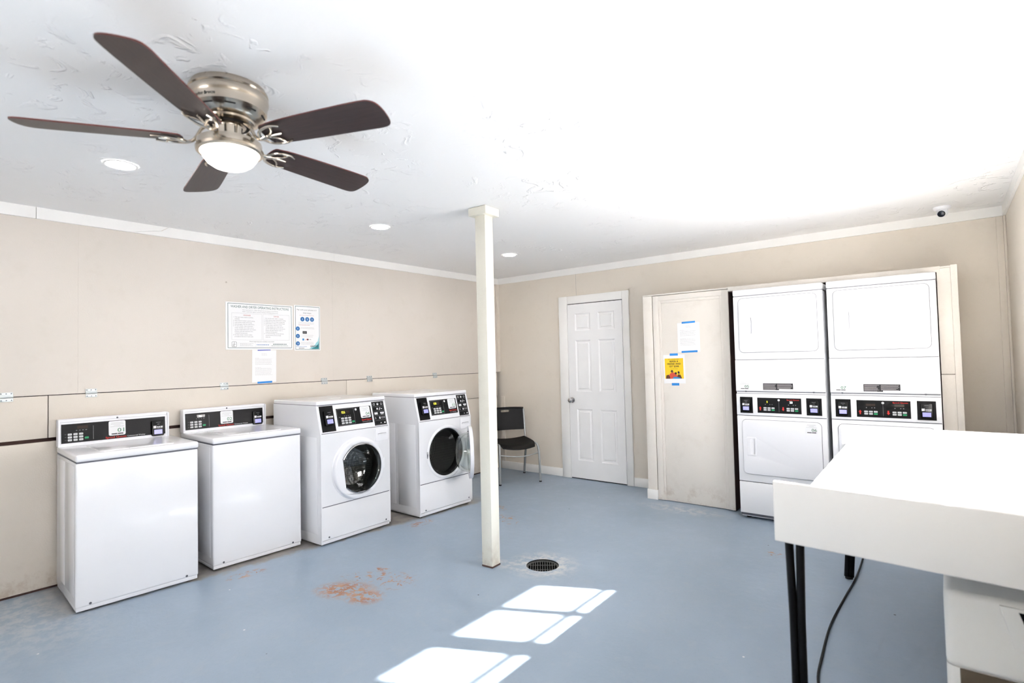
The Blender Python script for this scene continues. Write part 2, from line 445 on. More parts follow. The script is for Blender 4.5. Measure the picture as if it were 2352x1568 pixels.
def wall_hinge(y, parent):
    m = MB('zinc')
    m.box(0.0005, .004, y - .032, y + .032, 1.262, 1.284, .001); m.box(.0085, .012, y - .032, y + .032, 1.226, 1.248, .001)
    m.tube([(.009, y - .032, 1.255), (.009, y + .032, 1.255)], .0055, 10)
    m.box(0.003, .009, y - .032, y + .032, 1.25, 1.264)
    m.use('seam')
    for dy in (-.024, 0, .024):
        for z, xx in ((1.276, .004), (1.235, .012)): m.lathe([(.0001, xx + .0012), (.003, xx + .0008), (.0035, xx)], 8, (0, y + dy, z), 'x')
    return m.build('hinge', parent)
for i, (y0, y1, z0, hs, lab) in enumerate((
        (-7.2, -4.611, .977, (-6.4, -4.812), 'short beige hinged wall flap beside the top loading washer numbered 01'),
        (-4.606, -2.3465, .977, (-4.379, -3.499, -2.587), 'long beige hinged wall flap behind the two top loading washers'),
        (-2.3425, -.058, .947, (-2.071, -1.164), 'beige hinged wall flap between the front loading washers and the corner'))):
    m = MB('lower'); m.box(-.012, .008, y0, y1, z0, 1.251, .0012)
    o = m.build('wall_flap'); tag(o, lab, 'wall panel', 'hinged flaps along the left wall')
    for h in hs: wall_hinge(h, o)

# back wall with the alcove behind the closet
mb = MB(['wall_plain'])
mb.prism([(-.14, -.02), (RX, -.02), (RX, H + .01), (-.14, H + .01)], 0, .10, 'y', holes=[[(3.05, .0), (4.62, .0), (4.62, 2.012), (3.05, 2.012)]])
mb.use('seam'); mb.box(1.216, 1.2175, -.0004, .01, 2.155, 2.41)
struct(mb.build('wall_back'), 'beige back wall with door and dryer closet')

# right wall with windows; columns of the first two follow the light patches on the floor
WIN = [(-2.23, -1.89, -1.83, -1.48), (-3.10, -2.77, -2.71, -2.38), (-5.35, -5.0, -4.94, -4.60)]  # last window is unseen, added to bring in more light
ZR = [(1.00, 1.256), (1.285, 1.537), (1.565, 1.818)]
holes = [[(a - .05, ZR[0][0] - .05), (d + .05, ZR[0][0] - .05), (d + .05, ZR[-1][1] + .05), (a - .05, ZR[-1][1] + .05)] for a, b, c, d in WIN]
mb = MB('wall_plain'); mb.prism([(FY, -.02), (.1, -.02), (.1, H + .01), (FY, H + .01)], RX, RX + .06, 'x', holes=holes)
struct(mb.build('wall_right'), 'beige right wall with windows')
for i, (a, b, c, d) in enumerate(WIN):
    y0, y1, z0, z1 = a - .05, d + .05, ZR[0][0] - .05, ZR[-1][1] + .05
    mb = MB('trimwhite')
    op = []
    for u0, u1 in ((a, b), (c, d)):
        for v0, v1 in ZR: op.append(rrect(u0, u1, v0, v1, .012, 3))
    mb.prism([(y0, z0), (y1, z0), (y1, z1), (y0, z1)], RX + .002, RX + .022, 'x', holes=op)
    mb.box(RX - .014, RX, y0 - .06, y0, z0 - .02, z1 + .06, .003); mb.box(RX - .014, RX, y1, y1 + .06, z0 - .02, z1 + .06, .003)
    mb.box(RX - .014, RX, y0 - .06, y1 + .06, z1, z1 + .06, .003); mb.box(RX - .03, RX, y0 - .08, y1 + .08, z0 - .03, z0, .004)
    w = struct(mb.build('window_%d' % (i + 1)), 'white framed window with square panes in the right wall')
    mb = MB('pane'); mb.box(RX + .030, RX + .034, y0 + .005, y1 - .005, z0 + .005, z1 - .005)
    mb.build('glass_pane', w)
# unseen wall behind the camera; its window is added for fill light
fill_openings = [[(1.7, 1.5), (2.9, 1.5), (2.9, 2.15), (1.7, 2.15)]]
mb = MB('wall_plain'); mb.prism([(-.14, -.02), (RX, -.02), (RX, H + .01), (-.14, H + .01)], FY - .1, FY, 'y', holes=fill_openings)
struct(mb.build('wall_front'))
for i, h in enumerate(fill_openings):
    x0, x1, z0, z1 = h[0][0], h[1][0], h[0][1], h[2][1]
    mb = MB('trimwhite'); xm = (x0 + x1) / 2
    mb.prism([(x0, z0), (x1, z0), (x1, z1), (x0, z1)], FY - .05, FY - .02, 'y', holes=[[(x0 + .05, z0 + .05), (xm - .02, z0 + .05), (xm - .02, z1 - .05), (x0 + .05, z1 - .05)], [(xm + .02, z0 + .05), (x1 - .05, z0 + .05), (x1 - .05, z1 - .05), (xm + .02, z1 - .05)]])
    w = struct(mb.build('window_%d' % (i + 4)))  # added opening that lets sky light in as fill
    mb = MB('pane'); mb.box(x0 + .04, x1 - .04, FY - .04, FY - .036, z0 + .04, z1 - .04); mb.build('glass_pane', w)

# crown boards
ZB = 2.41
tn = [0]
def trim(m, label=None):
    tn[0] += 1; return struct(m.build('trim_%d' % tn[0]), label)
m = MB('trimwhite'); m.box(0, .018, FY, -4.677, ZB, H); trim(m)
m = MB('trimwhite'); m.prism([(-4.674, ZB), (-4.157, ZB), (-3.955, 2.452), (-3.907, H), (-4.674, H)], 0, .018, 'x'); trim(m, 'cracked white crown board')
m = MB('trimwhite'); m.prism([(-4.15, ZB), (-2.473, ZB), (-2.473, H), (-3.902, H), (-3.949, 2.4505)], 0, .0195, 'x'); trim(m)
m = MB('trimwhite'); m.box(0, .018, -2.471, 0, ZB, H); trim(m)
m = MB('trimwhite'); m.box(.018, RX, -.018, 0, ZB, H); trim(m, 'white crown board on the back wall')
m = MB('trimwhite'); m.box(RX - .018, RX, FY, -.018, ZB, H); trim(m)
m = MB('wall_plain'); m.box(4.945, 4.985, -.014, 0, 0, ZB, .003); m.box(4.985, RX, -.03, 0, 0, ZB, .004); trim(m, 'thin corner batten')
m = MB('wall_plain'); m.box(0, .022, -.05, -.001, 1.26, ZB); m.box(.02, .085, -.016, 0, .098, .94, .002); trim(m, 'beige corner boards')
m = MB('trimwhite'); m.box(.02, .975, -.014, 0, 0, .098, .004); m.box(1.90, 2.24, -.014, 0, 0, .098, .004)
struct(m.build('baseboard_back'), 'scuffed white baseboard')

# ------------------------------------------------------------------ six panel door
DX0, DX1, DZ = 1.097, 1.815, 2.052
m = MB('trimwhite')
m.box(.975, DX0 - .004, -.022, -.0, 0, 2.153, .003); m.box(DX1 + .006, 1.90, -.022, -.0, 0, 2.153, .003); m.box(DX0 - .004, DX1 + .006, -.022, -.0, DZ + .008, 2.153, .003)
m.use('dark'); m.box(DX0 - .004, DX1 + .006, -.004, -.0005, 0, DZ + .008)  # dark sheet painting the shadow in the gaps round the door
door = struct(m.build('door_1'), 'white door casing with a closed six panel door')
W, Hd = DX1 - DX0, DZ - .012
m = MB('doorwhite', frame((DX0, -.018, .012)))
cols = ((.14, .43), (.57, .865)); rows = ((.845, .945), (.495, .79), (.10, .395))
cells = [(W * c[0], W * c[1], Hd * r[0], Hd * r[1]) for c in cols for r in rows]
m.prism([(0, 0), (W, 0), (W, Hd), (0, Hd)], -.012, 0, 'z', holes=[rrect(*c, 0) for c in cells])
for a, b, c, d in cells:
    m.rect(a - .001, b + .001, c - .001, d + .001, -.0115)
    # moulded slope and raised field
    def ringface(o, i, zo, zi):
        vs = [(o[0], o[2], zo), (o[1], o[2], zo), (o[1], o[3], zo), (o[0], o[3], zo), (i[0], i[2], zi), (i[1], i[2], zi), (i[1], i[3], zi), (i[0], i[3], zi)]
        m.add(vs, [[k, (k + 1) % 4, 4 + (k + 1) % 4, 4 + k] for k in range(4)])
    o = (a, b, c, d); i1 = (a + .014, b - .014, c + .014, d - .014); i2 = (a + .030, b - .030, c + .030, d - .030); i3 = (a + .036, b - .036, c + .036, d - .036)
    ringface(o, i1, 0, -.009); ringface(i1, i2, -.009, -.009); ringface(i2, i3, -.009, -.002)
    m.rect(*i3, z=-.002)
slab = m.build('door_slab', door, angle=12)
m = MB('chrome'); m.lathe([(.0001, .0), (.032, .0), (.032, -.006), (.012, -.010), (.012, -.028), (.022, -.034), (.028, -.046), (.026, -.060), (.016, -.066), (.0001, -.067)], 28, (1.138, -.0185, .92), 'y')
m.lathe([(.012, -.001), (.012, -.003)], 20, (1.138, -.0185, .92), 'y'); m.build('door_knob', slab)
for z in (1.80, 1.02, .22):
    m = MB('doorwhite'); m.tube([(DX1 + .002, -.024, z - .045), (DX1 + .002, -.024, z + .045)], .006, 10); m.box(DX1 + .002, DX1 + .020, -.0235, -.019, z - .045, z + .045); m.build('hinge', door)

# ------------------------------------------------------------------ closet round the dryers
cl = thing('dryer_closet', 'cream painted built-in closet with taped notices around the stacked dryers', 'closet', (2.24, -.39, 0))
ox, oy = 2.24, -.39
def cb(m, x0, x1, y0, y1, z0, z1, b=.002): m.box(x0 - ox, x1 - ox, y0 - oy, y1 - oy, z0, z1, b)
m = MB('cream'); cb(m, 2.24, 2.338, -.39, -.003, .0, 2.016, .004); m.build('side_post', cl)
m = MB('trimwhite'); cb(m, 2.232, 2.344, -.402, -.003, 0, .097, .004); m.build('skirting_block', cl)
m = MB('cream'); cb(m, 2.345, 3.072, -.378, -.35, 0.006, 2.006, .001)
m.build('front_panel', cl)
m = MB('cream')      # stiles, head rail and beads of the front panel
for a, b, d in ((2.345, 2.404, .014), (2.404, 2.428, .008), (3.022, 3.078, .014), (2.998, 3.022, .008)): cb(m, a, b, -.378 - d, -.378, .006, 2.012, .003)
cb(m, 2.428, 2.998, -.386, -.378, 1.935, 1.962, .003); cb(m, 2.404, 3.022, -.392, -.378, 1.962, 2.012, .003)
m.build('panel_trim', cl)
m = MB(['cream']); cb(m, 3.078, 4.60, -.394, -.34, 1.992, 2.032, .003); cb(m, 2.24, 4.70, -.39, -.003, 2.017, 2.03, .001)
m.use('brown'); cb(m, 3.079, 4.579, -.34, -.003, 1.985, 2.0, .0)
m.build('header', cl)
m = MB('cream'); cb(m, 4.58, 4.662, -.39, -.003, 1.236, 2.016, .002); cb(m, 4.58, 4.662, -.39, -.003, 0, 1.232, .002); cb(m, 4.660, 4.70, -.402, -.003, 0, 2.034, .004)
m.build('side_post', cl)
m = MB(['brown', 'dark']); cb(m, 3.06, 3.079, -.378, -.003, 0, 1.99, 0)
m.use('dark'); cb(m, 3.055, 3.078, -.003, .50, 0, 2.0, 0); cb(m, 4.59, 4.615, -.003, .50, 0, 2.0, 0); cb(m, 3.055, 4.615, .45, .50, 0, 2.0, 0); cb(m, 3.055, 4.615, -.003, .50, 1.984, 2.005, 0)  # alcove walls coloured near black to carry its shade
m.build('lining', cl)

# ------------------------------------------------------------------ small graphics
def sticker_art(m, x0, x1, y0, y1, z, num, fine=True, plate=True):
    """white machine number sticker; drawn in the current frame"""
    w, h = x1 - x0, y1 - y0
    if plate:
        m.use('sticker'); m.rect(x0, x1, y0, y1, z, .0012, r=.1 * w)
        z += .0012
    m.use('fineprint')
    for k, (a, b) in enumerate(((.16, .84), (.12, .88), (.3, .7), (.08, .92))):
        m.rect(x0 + w * a, x0 + w * b, y1 - h * (.13 + .085 * k) - .0014, y1 - h * (.13 + .085 * k) + .0002, z + .0004)
    m.use('greenprint'); m.text(num, x0 + w * .50, y0 + h * .22, h * .27, z + .0005, width=w * .40, bold=.0003)
    m.use('ink'); m.rect(x0 + w * .16, x0 + w * .86, y0 + h * .075, y0 + h * .145, z + .0004)
    m.use('print'); m.rect(x0 + w * .50, x0 + w * .53, y0 + h * .075, y0 + h * .145, z + .0006)

def reader_art(m, cx, y0, w, h, z):
    """card reader face: small print, card logos, lit screen"""
    m.use('greyprint'); m.rect(cx - w * .16, cx + w * .2, y0 + h * .86, y0 + h * .885, z); m.rect(cx - w * .05, cx + w * .12, y0 + h * .74, y0 + h * .765, z)
    m.use('print'); m.rect(cx - w * .38, cx - w * .14, y0 + h * .50, y0 + h * .66, z)
    for a, b in ((-.08, .02), (.06, .16), (.2, .38)): m.rect(cx + w * a, cx + w * b, y0 + h * .54, y0 + h * .62, z)
    m.rect(cx - w * .08, cx + w * .36, y0 + h * .49, y0 + h * .505, z)
    m.use('lcd'); m.rect(cx - w * .32, cx + w * .34, y0 + h * .12, y0 + h * .40, z)

def keypad(m, x, y, nx, ny, kw, kh, gx, gy, z, green=True):
    m.use('key')
    for i in range(nx):
        for j in range(ny): m.rect(x + i * gx, x + i * gx + kw, y + j * gy, y + j * gy + kh, z, .0015, r=kh * .25)
    m.use('greyprint')
    for i in range(nx):
        for j in range(ny): m.rect(x + i * gx + kw * .2, x + i * gx + kw * .8, y + j * gy + kh * .45, y + j * gy + kh * .55, z + .0017)

def feet(t, W, y0, y1, zt):
    for fx in (.05, W - .05):
        for fy in (y0, y1):
            m = MB('rubber'); m.lathe([(.0001, 0), (.022, 0), (.022, .006), (.012, .009), (.012, zt)], 14, (fx, fy, 0)); m.build('foot', t)
def screws(t, xs, y, z):
    for fx in xs:
        m = MB('seam'); m.lathe([(.0001, -.0022), (.006, -.0022), (.0075, .001)], 12, (fx, y, z), 'y'); m.build('screw', t)
# ------------------------------------------------------------------ top loading washers
def top_washer(num, lab, x, y, ang, digits):
    W, D, HC = .6474, .605, .918
    t = thing('top_loading_washer', lab, 'washing machine', (x, y, 0), math.radians(90 + ang), 'coin laundry washers along the left wall')
    m = MB('enamel'); m.box(0, W, 0.004, D, .035, .872, .010, 3)
    m.box(.004, W - .004, .010, D - .006, .012, .045, .004)
    for k in (0, 1):   # pressed side panels
        xs = -.0015 if k == 0 else W - .003
        for a, b in ((.05, .30), (.33, D - .03)):
            m.box(xs, xs + .0045, a, b, .09, .85, .0012)
    m.build('cabinet', t)
    m = MB('enamel'); m.box(-.002, W + .002, -.006, D, .876, HC, .012, 4)
    m.build('top_cap', t)
    m = MB('seam'); m.box(.003, W - .003, .0055, D - .004, .868, .880); m.build('top_seal', t)
    m = MB('enamel')
    m.prism(rrect(.125, .525, .045, .46, .03), HC - .003, HC + .005, 'z', b=.003)
    m.box(.27, .38, .036, .052, HC, HC + .007, .003)
    m.build('lid', t)
    feet(t, W, .06, D - .06, .012); screws(t, (.07, W - .07), .004, .048)
    # console
    prof = [(D, HC - .002), (D, 1.092), (.568, 1.092), (.556, 1.086), (.552, 1.070), (.540, HC - .002)]
    m = MB('plastic'); m.prism([(p[0], p[1]) for p in prof], 0.0, .624, 'x')
    m.box(-.004, .006, .536, D, HC - .002, 1.090, .003); m.box(.618, .628, .536, D, HC - .002, 1.090, .003)
    m.box(-.004, .628, .549, D, 1.070, 1.094, .008, 3)
    m.use('seam'); m.lathe([(.0001, -.0008), (.006, -.0008), (.0062, .003)], 14, (.316, .5495, 1.080), 'y')
    con = m.build('console', t)
    F = frame((0, .540, .918), (1, 0, 0), (0, .012, .152))
    m = MB('black', F)
    L = lambda z: z - .918
    m.rect(.013, .604, L(.937), L(1.061), .0, .003)
    m.use('display'); m.rect(.095, .152, L(1.026), L(1.046), .0034)
    if digits: m.use('ledwhite'); m.text(digits, .108, L(1.028), .015, .0038, bold=.0003)
    m.use('greyprint'); m.rect(.180, .1825, L(.948), L(1.040), .0034)
    for k in range(4): m.rect(.088 + .017 * k, .096 + .017 * k, L(1.014), L(1.018), .0034)
    for j in range(3): m.rect(.030, .040, L(.956) + .019 * j, L(.9575) + .019 * j, .0034)
    keypad(m, .046, L(.949), 3, 3, .0215, .013, .0295, .0185, .003)
    m.use('green'); m.rect(.135, .156, L(.957), L(.970), .003, .0015, r=.003)
    sticker_art(m, .266, .362, L(.959), L(1.058), .003, num)
    m.use('red'); m.text('Speed Queen', .247, L(.9425), .0125, .0045, width=.118, bold=.0008)
    m.use('print'); m.text('Commercial Washer', .371, L(.9435), .0085, .0038, width=.108)
    m.build('control_panel', con)
    m = MB('gloss', F); m.prism(rrect(.516, .592, L(.926), L(1.036), .008), .0031, .022, 'z', b=.004)
    reader_art(m, .554, L(.926), .076, .11, .0225); m.build('card_reader', con)
    return t
top_washer('01', 'white top loading washer numbered 01 with a blank display', .6409, -4.6027, -3.157, None)
top_washer('02', 'white top loading washer numbered 02 with a lit number on its display', .6188, -3.8403, -1.383, '26')

# ------------------------------------------------------------------ front loading washers
def front_washer(num, lab, x, y, ang, door_angle, digits):
    W, D = .6829, .685
    CX, CZ = .3415, .556
    t = thing('front_loading_washer', lab, 'washing machine', (x, y, 0), math.radians(90 + ang), 'coin laundry washers along the left wall')
    side = [(.004, .03), (.004, .868), (.062, 1.088), (D, 1.088), (D, .03)]
    m = MB('enamel')
    for a, b in ((0, .012), (W - .012, W)): m.prism(side, a, b, 'x')
    m.box(.01, W - .01, D - .012, D, .03, 1.088); m.box(.01, W - .01, .02, D - .01, .03, .045)
    m.box(.006, W - .006, .012, D - .006, .012, .04, .004)
    for xs in (-.0015, W - .003):
        for a, b in ((.05, .30), (.34, D - .04)): m.box(xs, xs + .0045, a, b, .09, .84, .0012)
    m.build('cabinet', t)
    m = MB('enamel'); m.prism(rrect(0, W, .052, D + .002, .012), 1.092, 1.1205, 'z', b=.009, seg=3)
    m.box(.30, .40, .30, .38, 1.12, 1.1215, .0005)
    m.build('top_cap', t)
    m = MB('seam'); m.box(.002, W - .002, .064, D - .003, 1.085, 1.094); m.build('top_seal', t)
    m = MB('seam'); m.box(.003, W - .003, .007, .02, .862, .872); m.build('seal_strip', t)
    m = MB('seam'); m.box(.003, W - .003, .006, .02, .296, .304); m.build('seal_strip', t)
    m = MB('enamel'); m.prism(rrect(.0, W, .303, .866, .004), .012, -.0, 'y', holes=[circle(CX, CZ, .222, 64)], b=.003)
    # soft dished ring pressed round the opening
    m.lathe([(.252, -.0005), (.247, -.006), (.240, -.008), (.228, -.006), (.222, .002), (.222, .012)], 64, (CX, 0, CZ), 'y')
    fp = m.build('front_panel', t)
    m = MB('enamel'); m.prism(rrect(.0, W, .045, .297, .006), .012, -.0, 'y', b=.003)
    m.build('lower_panel', t)
    screws(t, (.067, .631), .0, .062); feet(t, W, .06, D - .06, .012)
    m = MB('plastic'); m.prism(rrect(.527, .662, .745, .850, .006), .0, -.004, 'y', b=.002)
    m.use('seam'); m.box(.553, .642, -.0052, -.0035, .806, .809); m.use('plastic'); m.box(.55, .645, -.012, -.003, .796, .806, .003)
    m.build('detergent_drawer', t)
    # drum and gasket
    m = MB('rubber'); m.lathe([(.222, .010), (.212, .004), (.206, .010), (.204, .05), (.214, .09)], 64, (CX, 0, CZ), 'y'); m.build('door_gasket', t)
    m = MB('drum'); m.lathe([(.214, .085), (.245, .10), (.25, .42), (.23, .46), (.0001, .465)], 64, (CX, 0, CZ), 'y')
    for k in range(3):
        a = .5 + k * 2 * PI / 3
        c, s_ = math.cos(a), math.sin(a)
        pts = [(CX + (.25 - .0) * c, .12, CZ + .25 * s_), (CX + .20 * c, .14, CZ + .20 * s_), (CX + .20 * c, .42, CZ + .20 * s_), (CX + .25 * c, .45, CZ + .25 * s_)]
        m.tube(pts, [.03, .012, .012, .03], 8)
    m.build('drum', t)
    # door, origin on its hinge
    HX, HY = .606, -.006
    m = MB('plastic'); cx, cz = CX - HX, CZ
    # white ring with the broad grip on the left
    R1, R0 = .243, .199
    a_in = math.radians(150), math.radians(222)
    inner = circle(cx + .012, cz, R0, 56, math.radians(-138 + 0), math.radians(152), True)
    m.prism(circle(cx, cz, R1, 72), -.0, -.034, 'y', holes=[inner], b=.012, seg=4)
    dr = m.build('door', t, loc=(HX, HY, 0), rot=(0, 0, door_angle))
    m = MB('chrome'); m.lathe([(R0 + .004, -.004), (R0 + .001, -.036), (R0 - .004, -.038), (R0 - .006, -.030), (R0 - .004, -.0)], 64, (cx + .012, 0, cz), 'y', math.radians(-138), math.radians(152)); m.build('glass_rim', dr)
    m = MB('glass'); m.lathe([(R0, -.022), (.190, -.008), (.175, .05), (.150, .095), (.10, .118), (.0001, .124)], 56, (cx + .006, 0, cz), 'y'); m.build('door_glass', dr)
    m = MB('plastic'); m.box(-.020, .004, -.012, -.0, cz - .045, cz + .045, .003); m.build('door_hinge', dr)
    if door_angle: m = MB('chrome'); m.box(.088, .098, -.010, .0, CZ - .028, CZ + .03, .002); m.use('ink'); m.box(.090, .096, -.0115, -.0095, CZ - .01, CZ + .012); m.build('door_latch', t)
    # sloped control fascia
    F = frame((0, .004, .871), (1, 0, 0), (0, .056, .217)); SL = math.hypot(.056, .217)
    m = MB('enamel', F); m.rect(.002, W - .002, 0, SL - .003, -.010, .010, r=.004); m.build('fascia', t)
    def panel(x0, x1, y0, y1):
        mm = MB('black', F); mm.rect(x0, x1, y0, y1, 0, .002); return mm
    Y = lambda z: (z - .871) * SL / .217
    m = panel(.022, .146, Y(.880), Y(1.080)); pr = m.build('reader_plate', t)
    m = MB('gloss', F); m.prism(rrect(.048, .128, Y(.925), Y(1.040), .008), .002, .026, 'z', b=.004); reader_art(m, .088, Y(.925), .080, .118, .0265); m.build('card_reader', pr)
    m = panel(.172, .515, Y(.911), Y(1.050))
    m.use('greyprint'); m.ring(.177, .340, Y(.917), Y(1.044), .002, .0025)
    m.use('display'); m.rect(.215, .295, Y(1.005), Y(1.031), .0025)
    m.use('led'); m.text(digits, .219, Y(1.008), .020, .0028, width=.034)
    m.use('greyprint')
    for k in range(4): m.rect(.240 + .018 * k, .247 + .018 * k, Y(.985), Y(.991), .0025)
    m.rect(.190, .202, Y(.978), Y(.983), .0025)
    keypad(m, .208, Y(.925), 3, 3, .026, .014, .034, .0195, .002)
    m.use('green'); m.rect(.308, .334, Y(.930), Y(.944), .002, .0015, r=.003)
    m.use('sticker'); m.flat(circle(.361, Y(1.031), .010, 20), .0025)
    sticker_art(m, .402, .502, Y(.955), Y(1.048), .002, num)
    m.use('red'); m.text('Speed Queen', .405, Y(.934), .013, .0028, width=.098, bold=.001)
    m.use('print'); m.text('Commercial Washer', .410, Y(.921), .006, .0028, width=.088)
    m.build('control_panel', t)
    m = panel(.532, .660, Y(.878), Y(1.078))
    for j in range(5):
        y0 = Y(.884) + j * .040
        m.use('greyprint'); m.ring(.537, .655, y0, y0 + .035, .0012, .0025)
        m.use('print')
        if j == 4:
            for c in (.556, .594, .634): m.flat(circle(c, y0 + .018, .010, 16), .0025, holes=[circle(c, y0 + .018, .007, 16)])
            m.rect(.585, .603, y0 + .012, y0 + .022, .0028)
        elif j == 3:
            m.rect(.575, .592, y0 + .010, y0 + .024, .0025); m.flat([(.60, y0 + .006), (.612, y0 + .028), (.618, y0 + .028), (.608, y0 + .006)], .0025); m.rect(.62, .636, y0 + .012, y0 + .018, .0025)
        elif j == 2:
            m.rect(.545, .580, y0 + .008, y0 + .027, .0025); m.rect(.606, .648, y0 + .014, y0 + .026, .0025); m.rect(.612, .642, y0 + .006, y0 + .011, .0025)
        elif j == 1:
            m.text('S', .545, y0 + .010, .016, .0025, bold=.0006); m.rect(.588, .602, y0 + .008, y0 + .026, .0025); m.ring(.612, .648, y0 + .012, y0 + .024, .002, .0025)
        else:
            m.flat([(.592, y0 + .010), (.606, y0 + .010), (.599, y0 + .020)], .0025); m.rect(.632, .648, y0 + .008, y0 + .018, .0025)
    m.build('instruction_panel', t)
    return t
front_washer('04', 'white front loading washer numbered 04 with its round glass door closed', .7972, -3.1213, 1.623, 0.0, '026')
front_washer('03', 'white front loading washer numbered 03 with its round door hanging open', .8653, -2.1768, -.376, math.radians(48), '028')

# ------------------------------------------------------------------ stacked dryers
def stack_dryer(lab, x, tops, low, disp, leftn):
    W, D, HS = .6863, .72, 1.975
    t = thing('stacked_dryer', lab, 'dryer', (x, -.56, 0), 0, 'stacked dryers in the closet')
    t.location.z = .0015
    m = MB('enamel'); m.box(0, W, .012, D, .03, HS - .056, .006, 2); m.build('cabinet', t)
    m = MB('enamel'); m.box(-.002, W + .002, -.004, D, HS - .054, HS, .010, 3); m.build('top_cap', t)
    m = MB('seam'); m.box(.004, W - .004, .008, .03, .03, HS - .05); m.build('front_seal', t)
    m = MB('enamel')
    m.prism(rrect(0, W, 1.366, HS - .058, .006), .02, 0, 'y', b=.004)
    m.build('upper_front', t)
    m = MB('enamel'); m.prism([(.02, 1.085), (.0, 1.100), (.0, 1.363), (.02, 1.363)], 0.0, W, 'x'); m.box(.004, W - .004, .006, .02, 1.078, 1.088)
    ip = m.build('middle_panel', t)
    m = MB('ink', frame((0, 0, 0))); m.rect(.222, .452, 1.108, 1.164, .0004, .0008)
    m.use('fineprint')
    for j in range(7):
        for a, b in ((.226, .325), (.332, .446)):
            if j == 0 and a > .3: continue
            m.rect(a, b - random.uniform(0, .02), 1.1115 + j * .0072, 1.1143 + j * .0072, .0014)
    m.use('sticker'); m.rect(.345, .452, 1.108, 1.117, .0014); m.build('warning_label', ip)
    m = MB('sticker', frame((0, 0, 0))); sticker_art(m, .026, .116, 1.108, 1.188, .0004, tops); m.build('number_sticker', ip)
    m = MB('enamel'); m.prism(rrect(0, W, .889, 1.074, .005), .02, -.003, 'y', b=.004); m.build('control_fascia', t)
    m = MB('enamel'); m.prism(rrect(0, W, .322, .884, .006), .02, 0, 'y', b=.004); m.build('lower_front', t)
    m = MB('enamel'); m.prism(rrect(0, W, .05, .317, .006), .02, 0, 'y', b=.004); m.box(.01, W - .01, .012, .05, .022, .05, .003)
    m.use('seam'); m.lathe([(.0001, -.001), (.006, -.001), (.007, .001)], 12, (.07, .012, .040), 'y'); m.build('kick_panel', t)
    feet(t, W, .08, D - .06, .03); screws(t, (.08, .60), .004, 1.0935)
    # doors with recessed grips
    for z0, z1, hx0, hx1, hz0, hz1 in ((1.428, 1.896, .092, .158, 1.58, 1.735), (.388, .852, .080, .150, .548, .700)):
        m = MB('plastic'); m.prism(rrect(.044, .646, z0, z1, .035, 8), -.0, -.012, 'y', holes=[rrect(hx0, hx1, hz0, hz1, .008, 4)], b=.004, seg=3)
        dr = m.build('dryer_door', t)
        m = MB('seam'); m.prism(rrect(.0415, .6485, z0 - .0025, z1 + .0025, .037, 8), -.0002, -.0022, 'y', holes=[rrect(hx0, hx1, hz0, hz1, .008, 4)]); m.build('door_seal', dr)
        m = MB('plastic'); m.prism(rrect(hx0 - .004, hx1 + .004, hz0 - .004, hz1 + .004, .01, 4), -.011, -.0145, 'y', holes=[rrect(hx0 + .028, hx1 - .008, hz0 + .01, hz1 - .01, .008, 4)], b=.0012)
        m.add([(hx0 + .028, -.012, hz0 + .01), (hx0 + .028, -.012, hz1 - .01), (hx1 - .008, -.0006, hz1 - .01), (hx1 - .008, -.0006, hz0 + .01)], [[0, 1, 2, 3]])
        m.build('door_grip', dr)
        if z0 < 1 and low:
            m = MB('sticker', frame((0, -.012, 0))); sticker_art(m, .530, .622, .762, .846, .0004, low); m.build('number_sticker', dr)
    F = frame((0, -.003, 0))
    for x0, x1 in ((.031, .134), (.545, .655)):
        m = MB('black', F); m.rect(x0, x1, .908, 1.046, 0, .002); pr = m.build('reader_plate', t)
        c = (x0 + x1) / 2
        m = MB('gloss', F); m.prism(rrect(c - .034, c + .036, .922, 1.030, .008), .002, .022, 'z', b=.004); reader_art(m, c, .922, .074, .108, .0225); m.build('card_reader', pr)
    m = MB('black', F); m.rect(.172, .508, .914, 1.042, 0, .002)
    m.use('greyprint'); m.rect(.339, .341, .925, 1.01, .0025)
    m.use('key'); m.flat(circle(.340, 1.024, .009, 18), .0026)
    for k, bx in enumerate((.182, .360)):
        m.use('red')
        a = bx + .012
        if k == 0: m.flat([(a - .005, .935), (a + .005, .935), (a + .005, .953), (a + .011, .953), (a, .968), (a - .011, .953), (a - .005, .953)], .0026)
        else: m.flat([(a - .005, .968), (a - .005, .950), (a - .011, .950), (a, .935), (a + .011, .950), (a + .005, .950), (a + .005, .968)], .0026)
        m.use('greyprint')
        for q in (.05, .085, .102): m.rect(bx + q, bx + q + .007, .983, .989, .0025)
        keypad(m, bx + .038, .934, 3, 2, .024, .012, .031, .0165, .002)
        m.use('green'); m.rect(bx + .100, bx + .124, .934, .946, .0021, .002, r=.003)
        if disp[k]: m.use('led' if k == 0 and leftn else 'ledwhite'); m.text(disp[k], bx + .062, 1.000, .016, .0028, bold=.0004)
        else: m.use('display'); m.rect(bx + .05, bx + .11, .998, 1.016, .0026)
    m.use('red'); m.text('Speed Queen', .400, 1.0235, .010, .0028, width=.092, bold=.001)
    m.build('control_panel', t)
    return t
stack_dryer('white stacked dryer with numbers 05 and 06 beside the closed closet panel', 3.1695, '05', '06', ('5', '25'), True)
stack_dryer('white stacked dryer numbered 07, partly hidden behind the white table', 3.8877, '07', None, (None, None), False)

# ------------------------------------------------------------------ post
p0 = thing('support_post', 'square off white support post with a cap plate standing between floor and ceiling', 'post', (2.104, -2.633, 0), math.radians(3))
m = MB('postpaint'); m.box(-.0445, .0445, -.0445, .0445, .004, H - .055, .003, 2); m.build('shaft', p0)
m = MB('postpaint'); m.box(-.078, .078, -.078, .078, H - .057, H - .001, .004); m.build('cap_plate', p0)
m = MB('brown'); m.box(-.046, .046, -.046, .046, 0, .012, .002); m.build('rusty_base', p0)['label'] = 'rust stained foot'

